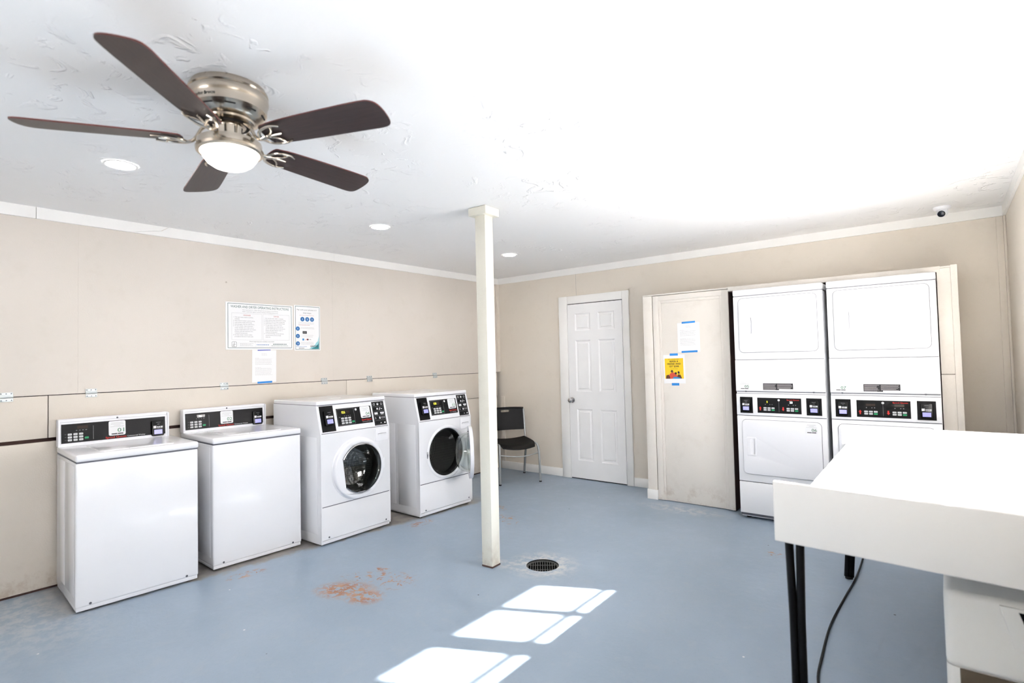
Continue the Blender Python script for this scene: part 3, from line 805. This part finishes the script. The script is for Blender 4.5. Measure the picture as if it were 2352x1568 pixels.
# ------------------------------------------------------------------ floor drain
t = thing('floor_drain', 'round metal floor drain grate beside the post', 'drain', (DR[0], DR[1], -.02))
m = MB('drainhole'); m.lathe([(DR[2] - .002, .018), (DR[2] - .004, -.10), (.0001, -.10)], 40); m.build('drain_well', t)
m = MB('iron'); m.lathe([(DR[2] - .003, .010), (DR[2] - .012, .010), (DR[2] - .012, .002), (DR[2] - .003, .002), (DR[2] - .003, .010)], 48)
R = DR[2] - .006
th = math.radians(126)
for k in range(-6, 7):
    o = k * .0165
    if abs(o) < R:
        l = math.sqrt(R * R - o * o); c, s_ = math.cos(th), math.sin(th)
        m.tube([(o * -s_ - l * c, o * c - l * s_, .006), (o * -s_ + l * c, o * c + l * s_, .006)], .0024, 6)
for o in (-.04, .04):
    l = math.sqrt(R * R - o * o); c, s_ = math.cos(th + PI / 2), math.sin(th + PI / 2)
    m.tube([(o * -s_ - l * c, o * c - l * s_, .003), (o * -s_ + l * c, o * c + l * s_, .003)], .003, 6)
m.build('grate', t)

# ------------------------------------------------------------------ chair
ch = thing('stacking_chair', 'black plastic stacking chair with grey metal legs in the corner', 'chair', (.548, -.441, 0), math.radians(57))
m = MB('chairblack')
nx, ny = 16, 16; vs = []
for layer in (0, 1):
    for j in range(ny + 1):
        v = j / ny
        for i in range(nx + 1):
            u = i / nx * 2 - 1
            w = .215 + .012 * math.sin(PI * v) - .02 * (1 - v) ** 6
            yy = -.245 + .43 * v
            z = .448 + .016 * v - .028 * (1 - u * u) * (0.35 + .65 * math.sin(PI * (.2 + .6 * v))) + .010 * v * v - .035 * max(0, (.22 - v) / .22) ** 2 - (.010 if layer else 0)
            yy -= .03 * (1 - u * u) * (1 - v)
            vs.append((u * w, yy, z))
K = (nx + 1) * (ny + 1); idx = lambda l, j, i: l * K + j * (nx + 1) + i
fs = []
for j in range(ny):
    for i in range(nx):
        fs.append([idx(0, j, i), idx(0, j, i + 1), idx(0, j + 1, i + 1), idx(0, j + 1, i)]); fs.append([idx(1, j, i), idx(1, j + 1, i), idx(1, j + 1, i + 1), idx(1, j, i + 1)])
for i in range(nx): fs.append([idx(0, 0, i), idx(1, 0, i), idx(1, 0, i + 1), idx(0, 0, i + 1)]); fs.append([idx(0, ny, i), idx(0, ny, i + 1), idx(1, ny, i + 1), idx(1, ny, i)])
for j in range(ny): fs.append([idx(0, j, 0), idx(0, j + 1, 0), idx(1, j + 1, 0), idx(1, j, 0)]); fs.append([idx(0, j, nx), idx(1, j, nx), idx(1, j + 1, nx), idx(0, j + 1, nx)])
m.add(vs, fs); m.build('seat', ch)
# backrest: curved sheet with grip slot
out = rrect(-.232, .232, .552, .815, .03, 6); hole = rrect(-.055, .055, .768, .792, .012, 5)
def dens(l, n=4):
    r = []
    for i in range(len(l)):
        a, b = l[i], l[(i + 1) % len(l)]; k = max(1, int(math.hypot(b[0] - a[0], b[1] - a[1]) / .03))
        r += [(a[0] + (b[0] - a[0]) * q / k, a[1] + (b[1] - a[1]) * q / k) for q in range(k)]
    return r
m = MB('chairblack'); m.prism(dens(out), 0, .012, 'y', holes=[dens(hole)])

for cx in [q * .04 for q in range(-5, 6)]:
    bmesh.ops.bisect_plane(m.bm, geom=list(m.bm.verts) + list(m.bm.edges) + list(m.bm.faces), plane_co=(cx, 0, 0), plane_no=(1, 0, 0))
for v in m.bm.verts:
    u = v.co.x / .232
    v.co.y += .185 + (v.co.z - .45) * .16 - .035 * u * u + .03
    v.co.x *= 1 + .02 * (v.co.z - .68)
m.use('chairblack'); m.tube(bez([(-.232, .245, .812), (-.12, .272, .817), (0, .280, .818), (.12, .272, .817), (.232, .245, .812)], 5), .011, 10)
m.build('backrest', ch)
for sx in (-1, 1):
    m = MB('silver'); m.tube(bez([(sx * .243, -.268, .004), (sx * .241, -.262, .20), (sx * .237, -.252, .36), (sx * .228, -.225, .425), (sx * .218, -.16, .436), (sx * .212, .0, .436)], 7), .0125, 12)
    m.use('rubber'); m.lathe([(.0001, 0), (.015, 0), (.015, .012), (.0128, .014)], 12, (sx * .243, -.268, 0)); m.build('leg', ch)
    m = MB('silver'); m.tube(bez([(sx * .235, .268, .004), (sx * .225, .19, .22), (sx * .215, .10, .432)], 7), .0125, 12)
    m.use('rubber'); m.lathe([(.0001, 0), (.015, 0), (.015, .012), (.0128, .014)], 12, (sx * .235, .268, 0)); m.build('leg', ch)
    m = MB('silver'); m.tube(bez([(sx * .212, -.02, .434), (sx * .215, .10, .437), (sx * .222, .165, .47), (sx * .227, .190, .56), (sx * .230, .235, .80)], 7), .0115, 12); m.build('back_upright', ch)
m = MB('silver'); m.tube(bez([(-.238, -.256, .335), (-.12, -.275, .318), (0, -.285, .308), (.12, -.275, .318), (.238, -.256, .335)], 5), .006, 8); m.build('stretcher', ch)

# ------------------------------------------------------------------ folding table
tb = thing('folding_table', 'white folding table with raised back edge and black legs in front of the stacked dryers', 'table', (4.05, -1.43, 0))
tx, ty = 4.05, -1.43
def tbm(m, name, verts, faces, b=.004):
    t = bmesh.new(); bv = [t.verts.new((v[0] - tx, v[1] - ty, v[2])) for v in verts]
    for f in faces: t.faces.new([bv[i] for i in f])
    bmesh.ops.recalc_face_normals(t, faces=t.faces)
    bmesh.ops.bevel(t, geom=list(t.edges), offset=b, segments=3, profile=.5, affect='EDGES'); t.verts.index_update()
    m.add([v.co.copy() for v in t.verts], [[v.index for v in f.verts] for f in t.faces]); t.free()
    return m.build(name, tb)
BX = [[0, 3, 2, 1], [4, 5, 6, 7], [0, 1, 5, 4], [1, 2, 6, 5], [2, 3, 7, 6], [3, 0, 4, 7]]
def hexa(x0, x1, y0, y1, z0, z1, dz0=0., dz1=0., dxl=0.):
    """box whose right end is lowered by dz"""
    return [(x0, y0, z0), (x1, y0, z0 + dz0), (x1, y1, z0 + dz0), (x0 + dxl, y1, z0), (x0, y0, z1), (x1, y0, z1 + dz1), (x1, y1, z1 + dz1), (x0 + dxl, y1, z1)]
TR = 4.965
tbm(MB('table'), 'tabletop', hexa(4.128, TR, -3.275, -1.435, .790, .832, -.012, -.012, -.036), BX)
tbm(MB('apron'), 'front_board', hexa(4.090, TR, -3.300, -3.278, .725, .945, -.024, -.022), BX, .005)
tbm(MB('table'), 'back_ledge', hexa(4.066, TR, -1.433, -1.412, .780, .945, -.0, -.0), BX, .004)
def hairpin(x, y, ztop, lean=0.0, zm=.42, name='leg'):
    m = MB('legblack'); x -= tx; y -= ty
    for s_ in (-1, 1):
        m.tube([(x + lean + s_ * .0205, y, ztop), (x + lean * .92 + s_ * .0195, y, ztop - .06), (x + lean * zm / ztop + s_ * .0130, y, zm), (x + s_ * .0125, y, .012)], .0148, 12)
    m.box(x + lean - .035, x + lean + .05, y - .03, y + .03, ztop - .004, ztop, .001)
    m.use('rubber'); m.lathe([(.0001, 0), (.022, 0), (.022, .012), (.015, .016)], 14, (x, y, 0))
    return m.build(name, tb)
hairpin(4.136, -3.20, .788); hairpin(4.085, -1.50, .788, .055, .62); hairpin(4.925, -3.20, .776); hairpin(4.935, -1.50, .776)
m = MB('table'); m.box(4.11 - tx, 4.16 - tx, -1.54 - ty, -1.45 - ty, .780, .792, .001); m.build('leg_bracket', tb)

# cord on the floor
pts = [(4.06, -.50, .006), (4.10, -.80, .006), (4.116, -1.10, .006), (4.120, -1.50, .006), (4.104, -1.85, .006), (4.092, -2.25, .006), (4.108, -2.60, .006), (4.13, -2.83, .006), (4.20, -3.02, .006), (4.33, -3.20, .006), (4.50, -3.29, .006), (4.96, -3.30, .006)]
m = MB('cord'); m.tube(bez(pts, 6), .0058, 10); tag(m.build('power_cord'), 'black power cord lying on the floor beneath the white table', 'cord')

# moulded box under the table
bx = thing('storage_box', 'off white moulded plastic box with a square hatch standing under the folding table', 'box', (4.572, -3.10, 0))
m = MB(['boxplastic', 'boxdark'])
m.prism(rrect(0, .30, 0, .34, .03), .0, .346, 'z')
m.build('lower_shell', bx)['label'] = 'recessed lower part'
m = MB('boxdark'); m.prism(rrect(.035, .27, -.004, .02, .006), .02, .345, 'z'); m.build('recess_shade_plate', bx)  # brown plate painting the shadowed opening below the upper shell
m = MB('boxplastic'); m.box(0, .30, -.012, .34, .345, .602, .024, 5); m.build('upper_shell', bx)
m = MB('boxplastic', frame((0, -.012, 0))); m.prism([(.174, .455), (.288, .450), (.288, .583), (.143, .587)], -.002, .007, 'z', b=.003); 
m.use('gloss'); m.flat([(.222, .470), (.272, .470), (.272, .574), (.188, .576)], .0075); m.build('hatch', bx)

# ------------------------------------------------------------------ signs and notices
def lines(m, x0, x1, ys, th, z, ragged=.15, seed=1):
    r = random.Random(seed)
    for y in ys:
        x = x0; xe = x1 - (x1 - x0) * ragged * r.random()
        while x < xe - .002:
            w = r.uniform(.006, .018); e = min(x + w, xe); m.rect(x, e, y, y + th, z); x = e + .0028
WL = ['1  Only wash items listed as machine', '    washable.', '2  Select desired washer control setting.', '3  Load clothes evenly and loosely.', '4  Add detergent. See box instructions.', '5  To start washer, close lid & insert', '    coin(s), laundry card, credit card or', '    use the mobile app & push start button.', '    (Washer will stop whenever lid is', '    reopened during cycle.)', '6  For best results, remove clothes', '    promptly at the end of wash cycle.']
DL = ['1  Do not dry wool, rubber or plastics.', '2  Select desired dryer temperature setting.', '3  Clean lint screen for faster drying time.', '4  Load clothes so they can tumble freely.', '5  To start dryer, close door, insert', '    coin(s), laundry card, credit card or', '    use the mobile app & push start button.', '    (Dryer will stop whenever door is', '    reopened during cycle.)', '6  To avoid wrinkling, remove delicates', '    and permanent press promptly', '    when dry.']
F = frame((.0008, -3.484, 1.553), (0, 1, 0), (0, 0, 1)); SW, SH = .586, .397
m = MB('paper', F); m.rect(0, SW, 0, SH, 0, .004, r=.004); z = .0045
m.use('darkgreen'); m.ring(.016, SW - .012, .014, SH - .010, .0035, z)
m.text('WASHER AND DRYER OPERATING INSTRUCTIONS', .040, SH - .046, .0205, z, width=.508)
m.use('greyprint'); m.text('Not responsible for clothes damaged due to misuse or overheating.', SW / 2, SH - .064, .0065, z, 'CENTER', width=.31)
m.text('Refer to garment tags for special washing and drying instructions.', SW / 2, SH - .079, .0065, z, 'CENTER', width=.31)
m.ring(.048, .302, .082, SH - .090, .0008, z); m.ring(.312, .552, .082, SH - .090, .0008, z)
m.use('pinkprint'); m.text('WASHER', .175, SH - .112, .011, z, 'CENTER'); m.text('DRYER', .432, SH - .112, .011, z, 'CENTER')
m.use('greyprint')
for k, l in enumerate(WL): m.text(l, .060, SH - .128 - k * .0148, .0078, z)
for k, l in enumerate(DL): m.text(l, .322, SH - .128 - k * .0148, .0078, z)
m.use('ink'); m.text('Please help keep your laundry room clean!', SW / 2 + .01, .066, .0072, z, 'CENTER', width=.215)
m.use('ink'); m.flat(rrect(.048, .088, .022, .066, .008), z, holes=[rrect(.050, .086, .024, .064, .007)])
m.rect(.067, .069, .024, .064, z); m.rect(.055, .081, .044, .046, z); m.flat(circle(.060, .034, .005, 12), z, holes=[circle(.060, .034, .0035, 12)])
m.use('fineprint'); m.ring(.105, .555, .024, .060, .0006, z); m.rect(.245, .2456, .024, .060, z); m.rect(.375, .3756, .024, .060, z)
lines(m, .115, .235, (.050, .041, .032), .0022, z, .2, 3)
m.use('bluedot'); lines(m, .255, .365, (.039,), .0045, z, .05, 4)
m.use('darkgreen'); lines(m, .40, .53, (.044,), .0055, z, .05, 5); lines(m, .385, .545, (.032,), .0030, z, .05, 6)
tag(m.build('wall_sign'), 'wide white sign with a green border giving washer and dryer instructions', 'sign', 'signs above the washers')

F = frame((.0008, -2.886, 1.545), (0, 1, 0), (0, 0, 1)); SW, SH = .264, .415
m = MB('paper', F); m.rect(0, SW, 0, SH, 0, .004, r=.004)
m.use('darkgreen'); m.ring(.012, SW - .008, .008, SH - .008, .0035, z)
m.use('tealpale'); m.flat([(.15, .014), (.248, .014), (.248, .135), (.236, .085), (.222, .075), (.205, .050), (.18, .040)], z)
m.use('teal'); m.flat([(.165, .0135), (.2485, .0135), (.2485, .085), (.240, .060), (.226, .048), (.21, .032), (.19, .026)], z + .0002)
m.use('ink'); m.text('Pay with your phone in 3', SW / 2 - .005, SH - .045, .0095, z, 'CENTER', width=.195); m.text('easy steps', SW / 2 - .002, SH - .073, .0095, z, 'CENTER', width=.082)
m.use('pinkprint'); lines(m, .055, .20, (SH - .092,), .002, z, .02, 8)
for k in range(3):
    m.use('bluedot'); m.flat(circle(.083 + .048 * k, SH - .127, .0205, 28), z); m.use('print'); m.text('123'[k], .083 + .048 * k, SH - .136, .017, z + .0003, 'CENTER', bold=.0008)
    m.use('bluedot'); m.flat(circle(.036, SH - .215 - .068 * k, .0195, 28), z); m.use('print'); m.text('123'[k], .036, SH - .224 - .068 * k, .017, z + .0003, 'CENTER', bold=.0008)
m.use('fineprint'); lines(m, .042, .205, (SH - .158, SH - .170), .002, z, .1, 9); lines(m, .065, .205, (SH - .205, SH - .214), .002, z, .1, 10); lines(m, .07, .20, (SH - .276, SH - .290), .002, z, .1, 11); lines(m, .068, .20, (SH - .340, SH - .350, SH - .360), .002, z, .1, 12)
m.use('pinkprint'); lines(m, .042, .16, (SH - .182,), .0026, z, .05, 13); m.use('ink'); m.rect(.083, .126, .1545, .178, z, r=.003); m.use('print'); m.rect(.088, .121, .1655, .167, z + .0002)
m.use('bluefig'); m.rect(.080, .098, .092, .110, z); m.use('red'); m.flat(circle(.128, .101, .007, 16), z); m.flat(circle(.110, .098, .003, 12), z); m.use('ink'); m.flat(circle(.136, .101, .007, 16), z + .0002); m.use('ink'); m.text('VISA', .147, .0975, .0075, z)
m.use('bluedot'); lines(m, .02, .125, (.034,), .003, z, .05, 14); m.use('ink'); lines(m, .16, .243, (.042, .032), .0035, z + .0006, .05, 15); m.use('pinkprint'); lines(m, .16, .23, (.037,), .002, z + .0006, .05, 15)
m.use('greyprint'); lines(m, .045, .10, (.018,), .006, z, .05, 16)
tag(m.build('wall_sign'), 'narrow white sign with blue numbered circles for paying by phone', 'sign', 'signs above the washers')

def letter(F, W, Hh, lab, tapes, seed, name='paper_notice'):
    m = MB('paper', F); m.rect(0, W, 0, Hh, 0, .0008); z = .0012
    m.use('fineprint'); lines(m, W * .38, W * .62, (Hh * .88, Hh * .84), .0014, z, .1, seed); lines(m, W * .12, W * .3, (Hh * .745,), .0014, z, .1, seed)
    lines(m, W * .12, W * .84, [Hh * (.72 - .034 * k) for k in range(6)], .0014, z, .12, seed + 1)
    lines(m, W * .12, W * .4, (Hh * .455,), .0014, z, .12, seed + 2); lines(m, W * .12, W * .85, [Hh * (.43 - .034 * k) for k in range(7)], .0014, z, .12, seed + 3)
    o = m.build(name); tag(o, lab, 'notice', 'taped paper notices')
    for (x0, x1, y0, y1, c) in tapes:
        t = MB(c, F); t.flat([(x0, y0), (x1, y0 + .004), (x1, y1 + .004), (x0, y1)], .0014, .0004); t.build('tape', o)
    return o
letter(frame((.0008, -3.268, 1.272), (0, 1, -.01), (0, .01, 1)), .212, .279, 'white paper notice taped to the left wall beneath the instruction sign', [(.046, .160, .272, .2795, 'tape2'), (.045, .175, -.010, .006, 'tape')], 20)
FY0 = -.3788
letter(frame((2.588, FY0, 1.450)), .216, .281, 'white typed notice held by blue tape above the yellow flyer on the closet panel', [(.045, .175, .273, .290, 'tape'), (.035, .190, -.008, .010, 'tape')], 30)
F = frame((2.437, FY0, 1.146), (1, 0, .01), (-.01, 0, 1)); W_, H_ = .216, .279
m = MB('paper', F); m.rect(0, W_, 0, H_, 0, .0008)
m.use('yellow'); m.rect(.014, .200, .046, .244, .001); 
m.use('ink'); lines(m, .05, .16, (.233,), .003, .0014, .05, 40)
for k, s_ in enumerate(('REFER A', 'FRIEND AND', 'GET $300')): m.text(s_, .107, .206 - .024 * k, .0165, .0014, 'CENTER', bold=.0009)
lines(m, .07, .145, (.141,), .0022, .0014, .05, 41)
m.use('coral'); m.flat([(.05, .046), (.055, .085), (.075, .105), (.11, .105), (.128, .09), (.135, .046)], .0012)
m.use('hair'); m.flat(circle(.084, .118, .012, 16), .0013); m.use('skin1'); m.flat(circle(.088, .112, .008, 14), .0014)
m.flat([(.022, .046), (.026, .078), (.048, .086), (.062, .07), (.066, .046)], .0014); m.use('hair'); m.flat(circle(.122, .098, .011, 16), .0014)
m.use('coral'); m.flat([(.100, .046), (.104, .08), (.122, .088), (.138, .076), (.142, .046)], .0015)
m.use('skin1'); m.flat(circle(.152, .102, .010, 16), .0015); m.use('hair'); m.flat(circle(.150, .108, .010, 16), .00155); m.use('yellow'); m.use('skin1'); m.flat([(.136, .062), (.142, .088), (.168, .084), (.182, .05), (.160, .046)], .0016)
m.use('bluefig'); m.flat([(.085, .046), (.105, .066), (.14, .062), (.172, .052), (.176, .046)], .0018)
fl = m.build('flyer'); tag(fl, 'yellow refer a friend flyer taped lower on the closet panel', 'flyer')
for x0, x1, y0, y1 in ((.068, .150, .270, .292), (.078, .152, -.020, .004)):
    t = MB('tape', F); t.rect(x0, x1, y0, y1, .0014, .0004); t.build('tape', fl)

# ------------------------------------------------------------------ ceiling fixtures
for k, (x, y, lab) in enumerate(((1.279, -4.560, 'round recessed ceiling light nearest the ceiling fan'), (1.171, -2.813, 'round recessed ceiling light between the fan and the post'), (1.174, -1.196, 'round recessed ceiling light farthest from the fan, near the six panel door'))):
    t = thing('recessed_light', lab, 'ceiling light', (x, y, H), 0, 'recessed ceiling lights')
    m = MB('trimwhite'); m.lathe([(.078, -.0005), (.076, -.005), (.066, -.006), (.062, -.003)], 48); m.build('trim_ring', t)
    m = MB('bulb'); m.lathe([(.064, -.0035), (.0001, -.0045)], 48); m.build('lens', t)

t = thing('security_camera', 'small white dome security camera on the ceiling near the right corner', 'camera', (4.632, -.30, H))
m = MB('plastic'); m.lathe([(.0001, 0), (.055, 0), (.055, -.012), (.048, -.022), (.040, -.026), (.0001, -.027)], 32); m.build('mount', t)
m = MB('plastic'); m.ball((0, 0, -.040), .036); m.build('ball_housing', t)
m = MB('lens'); 
d = Vector((-.25, -.80, -.55)).normalized()
q = d.to_track_quat('Z', 'Y').to_matrix().to_4x4(); q.translation = Vector((0, 0, -.040)); m.M = q
m.lathe([(.0001, .0425), (.012, .0415), (.022, .036), (.025, .028), (.025, .02)], 28); m.build('lens', t)

# ceiling fan
fan = thing('ceiling_fan', 'brushed nickel ceiling fan with five dark blades and a lit bowl', 'ceiling fan', (2.4926, -4.5438, H), 0)
fan.rotation_euler = (0, -.0354, 0)
m = MB('nickel'); m.lathe([(r_, h_ * .86 if h_ < 0 else h_) for r_, h_ in ((.0001, .004), (.128, .004), (.131, -.004), (.131, -.014), (.138, -.018), (.140, -.030), (.136, -.036), (.140, -.042), (.141, -.055), (.137, -.070), (.134, -.078), (.1335, -.112), (.128, -.120), (.112, -.140), (.098, -.150), (.090, -.152), (.088, -.160), (.080, -.166), (.0001, -.168))], 72)
m.use('nickeldark')
for k in range(10):
    a = 2 * PI * k / 10 + .2
    for q_ in range(5):
        aa = a - .12 + .06 * q_; r0, z0_ = .1235, -.1265 * .86; 
        m.tube([(r0 * math.cos(aa), r0 * math.sin(aa), z0_), (r0 * math.cos(aa + .06), r0 * math.sin(aa + .06), z0_)], .0032, 6)
body = m.build('motor_housing', fan)
m = MB('nickeldark', frame((0, 0, 0))); 
rr = .1345; s_txt = 'Harbor Breeze'; vs, fsx = text_geo(s_txt, 1, 'CENTER', 2)
kk = .0125 / .7; base = math.radians(-62); kx = kk * .8
m.M = Matrix.Identity(4)
m.add([((rr + .0004) * math.cos(base + v.x * kx / rr), (rr + .0004) * math.sin(base + v.x * kx / rr), -.086 + v.y * kk) for v in vs], fsx); m.build('engraved_name', body)
m = MB('nickel'); m.lathe([(.0001, -.165), (.060, -.166), (.062, -.172), (.046, -.176), (.0445, -.180), (.0445, -.232), (.060, -.236), (.0001, -.237)], 48)
m.use('nickeldark'); m.lathe([(.070, -.163), (.070, -.172), (.046, -.174)], 40)
for k in range(8):
    a = 2 * PI * k / 8; m.use('nickeldark'); m.tube([(.045 * math.cos(a), .045 * math.sin(a), -.182), (.045 * math.cos(a), .045 * math.sin(a), -.230)], .0016, 6)
m.build('light_stem', fan, loc=(0, 0, .024))
m = MB('nickel'); m.lathe([(.045, -.232), (.095, -.234), (.112, -.238), (.113, -.243), (.112, -.262), (.118, -.266), (.116, -.276), (.104, -.280), (.098, -.274), (.098, -.262)], 72); m.build('light_ring', fan, loc=(0, 0, .024))
m = MB('globe'); m.lathe([(.099, -.262), (.0995, -.276), (.094, -.295), (.080, -.315), (.060, -.329), (.034, -.338), (.0001, -.341)], 64); m.build('glass_bowl', fan, loc=(0, 0, .024))
m = MB('nickel')
for k in range(16): m.ball((.062, .055, -.233 - k * .0045), .0021, 8, 6)
m.build('pull_chain', fan, loc=(0, 0, .024))
# blades
BZ = -.206
# outline: u along the blade, v across
def blade_outline():
    up = [(.165, .046), (.19, .055), (.24, .062), (.40, .069), (.55, .074), (.61, .076), (.640, .070), (.654, .050)]
    dn = [(.658, .0), (.652, -.040), (.635, -.062), (.59, -.072), (.40, -.068), (.24, -.060), (.19, -.052), (.165, -.044), (.158, 0)]
    return up + dn
for k in range(5):
    a = -.8477 - k * 2 * PI / 5
    arm = MB('nickel')
    # curved arm from hub, then open scrolled bracket
    arm.tube(bez([(.072, 0, -.150), (.095, 0, -.168), (.118, 0, -.208), (.145, 0, -.222), (.172, 0, -.218)], 6), [.010] * 24 + [.009], 10, ry=.006)
    for s_ in (-1, 1):
        arm.tube(bez([(.145, 0, -.221), (.160, s_ * .030, -.220), (.190, s_ * .046, -.218), (.225, s_ * .050, -.217), (.252, s_ * .040, -.216)], 6), [.0075 - .0045 * i / 24 for i in range(25)], 8, ry=.004)
        arm.tube(bez([(.172, 0, -.218), (.195, s_ * .012, -.217), (.212, s_ * .028, -.217), (.218, s_ * .046, -.217)], 6), .0045, 8, ry=.004)
    arm.tube([(.165, 0, -.218), (.235, 0, -.215)], [.008, .003], 8, ry=.004)
    # pitch the bracket with the blade
    pitch = Matrix.Rotation(math.radians(-12), 4, 'X')
    for v in arm.bm.verts:
        w = min(1, max(0, (v.co.x - .10) / .07)); c = Vector((v.co.x, v.co.y, v.co.z - BZ)); v.co = c.lerp(pitch @ c, w) + Vector((0, 0, BZ))
    ar = arm.build('blade_arm', fan, rot=(0, 0, a))
    bm_ = MB(['blade', 'bladeedge']); out = blade_outline()
    n = len(out)
    out2 = []
    Pp = [Vector((p[0], p[1], 0)) for p in out]
    for i in range(n):
        p0_, p1_, p2_, p3_ = Pp[i - 1], Pp[i], Pp[(i + 1) % n], Pp[(i + 2) % n]
        for q_ in range(3):
            tt = q_ / 3; c = .5 * ((2 * p1_) + (p2_ - p0_) * tt + (2 * p0_ - 5 * p1_ + 4 * p2_ - p3_) * tt * tt + (3 * p1_ - p0_ - 3 * p2_ + p3_) * tt ** 3); out2.append((c.x, c.y))
    bm_.M = Matrix.Translation((0, 0, BZ)) @ pitch
    bm_.prism(out2, -.0027, .0027, 'z')
    for f in bm_.bm.faces:
        if len(f.verts) == 4: f.material_index = 1
    bl = bm_.build('blade', fan, rot=(0, 0, a))

# ------------------------------------------------------------------ light
E_ = math.atan(.664)
d = Vector((-.892 * math.cos(E_), -.452 * math.cos(E_), -math.sin(E_)))
s = bpy.data.lights.new('sun', 'SUN'); s.energy = 42.0; s.angle = math.radians(.8); s.color = (1, .94, .875)
so = bpy.data.objects.new('sun', s); COL.objects.link(so); so.rotation_euler = d.to_track_quat('-Z', 'Y').to_euler(); so.location = (9, 1, 5)
w = bpy.data.worlds.new('sky'); SC.world = w; w.use_nodes = True
bg = w.node_tree.nodes['Background']; bg.inputs['Color'].default_value = (1.0, .952, .962, 1); bg.inputs['Strength'].default_value = 12.0

# ------------------------------------------------------------------ camera
cam = bpy.data.cameras.new('camera'); co = bpy.data.objects.new('camera', cam); COL.objects.link(co)
cam.sensor_width = 36; cam.lens = 1242.15 / 2352 * 36; cam.clip_start = .05
r = Vector((.77984865, .62552754, -.02348172)); u = Vector((.03890787, -.01099829, .99918227)); f = Vector((-.62475777, .78012457, .03291495))
mw = Matrix.Identity(4)
for i, v in enumerate((r, u, -f)):
    for k in range(3): mw[k][i] = v[k]
mw.translation = Vector((4.61137545, -5.47746539, 1.41858025))
co.matrix_world = mw
cam.dof.use_dof = True; cam.dof.focus_distance = 4.6; cam.dof.aperture_fstop = 2.2
SC.camera = co

SC.view_settings.view_transform = 'Standard'; SC.view_settings.look = 'None'; SC.view_settings.gamma = 1.0
SC.view_settings.use_curve_mapping = False; SC.view_settings.exposure = 0.96
cy = SC.cycles
cy.max_bounces = 6; cy.diffuse_bounces = 4; cy.glossy_bounces = 3; cy.transmission_bounces = 2; cy.transparent_max_bounces = 10
cy.use_adaptive_sampling = True; cy.adaptive_threshold = .12; cy.adaptive_min_samples = 16; cy.use_light_tree = False
for k_ in ('led', 'ledwhite', 'lcd'): M[k_].cycles.emission_sampling = 'NONE'
cy.sample_clamp_indirect = 12.0
cy.use_denoising = True; cy.caustics_reflective = False; cy.caustics_refractive = False
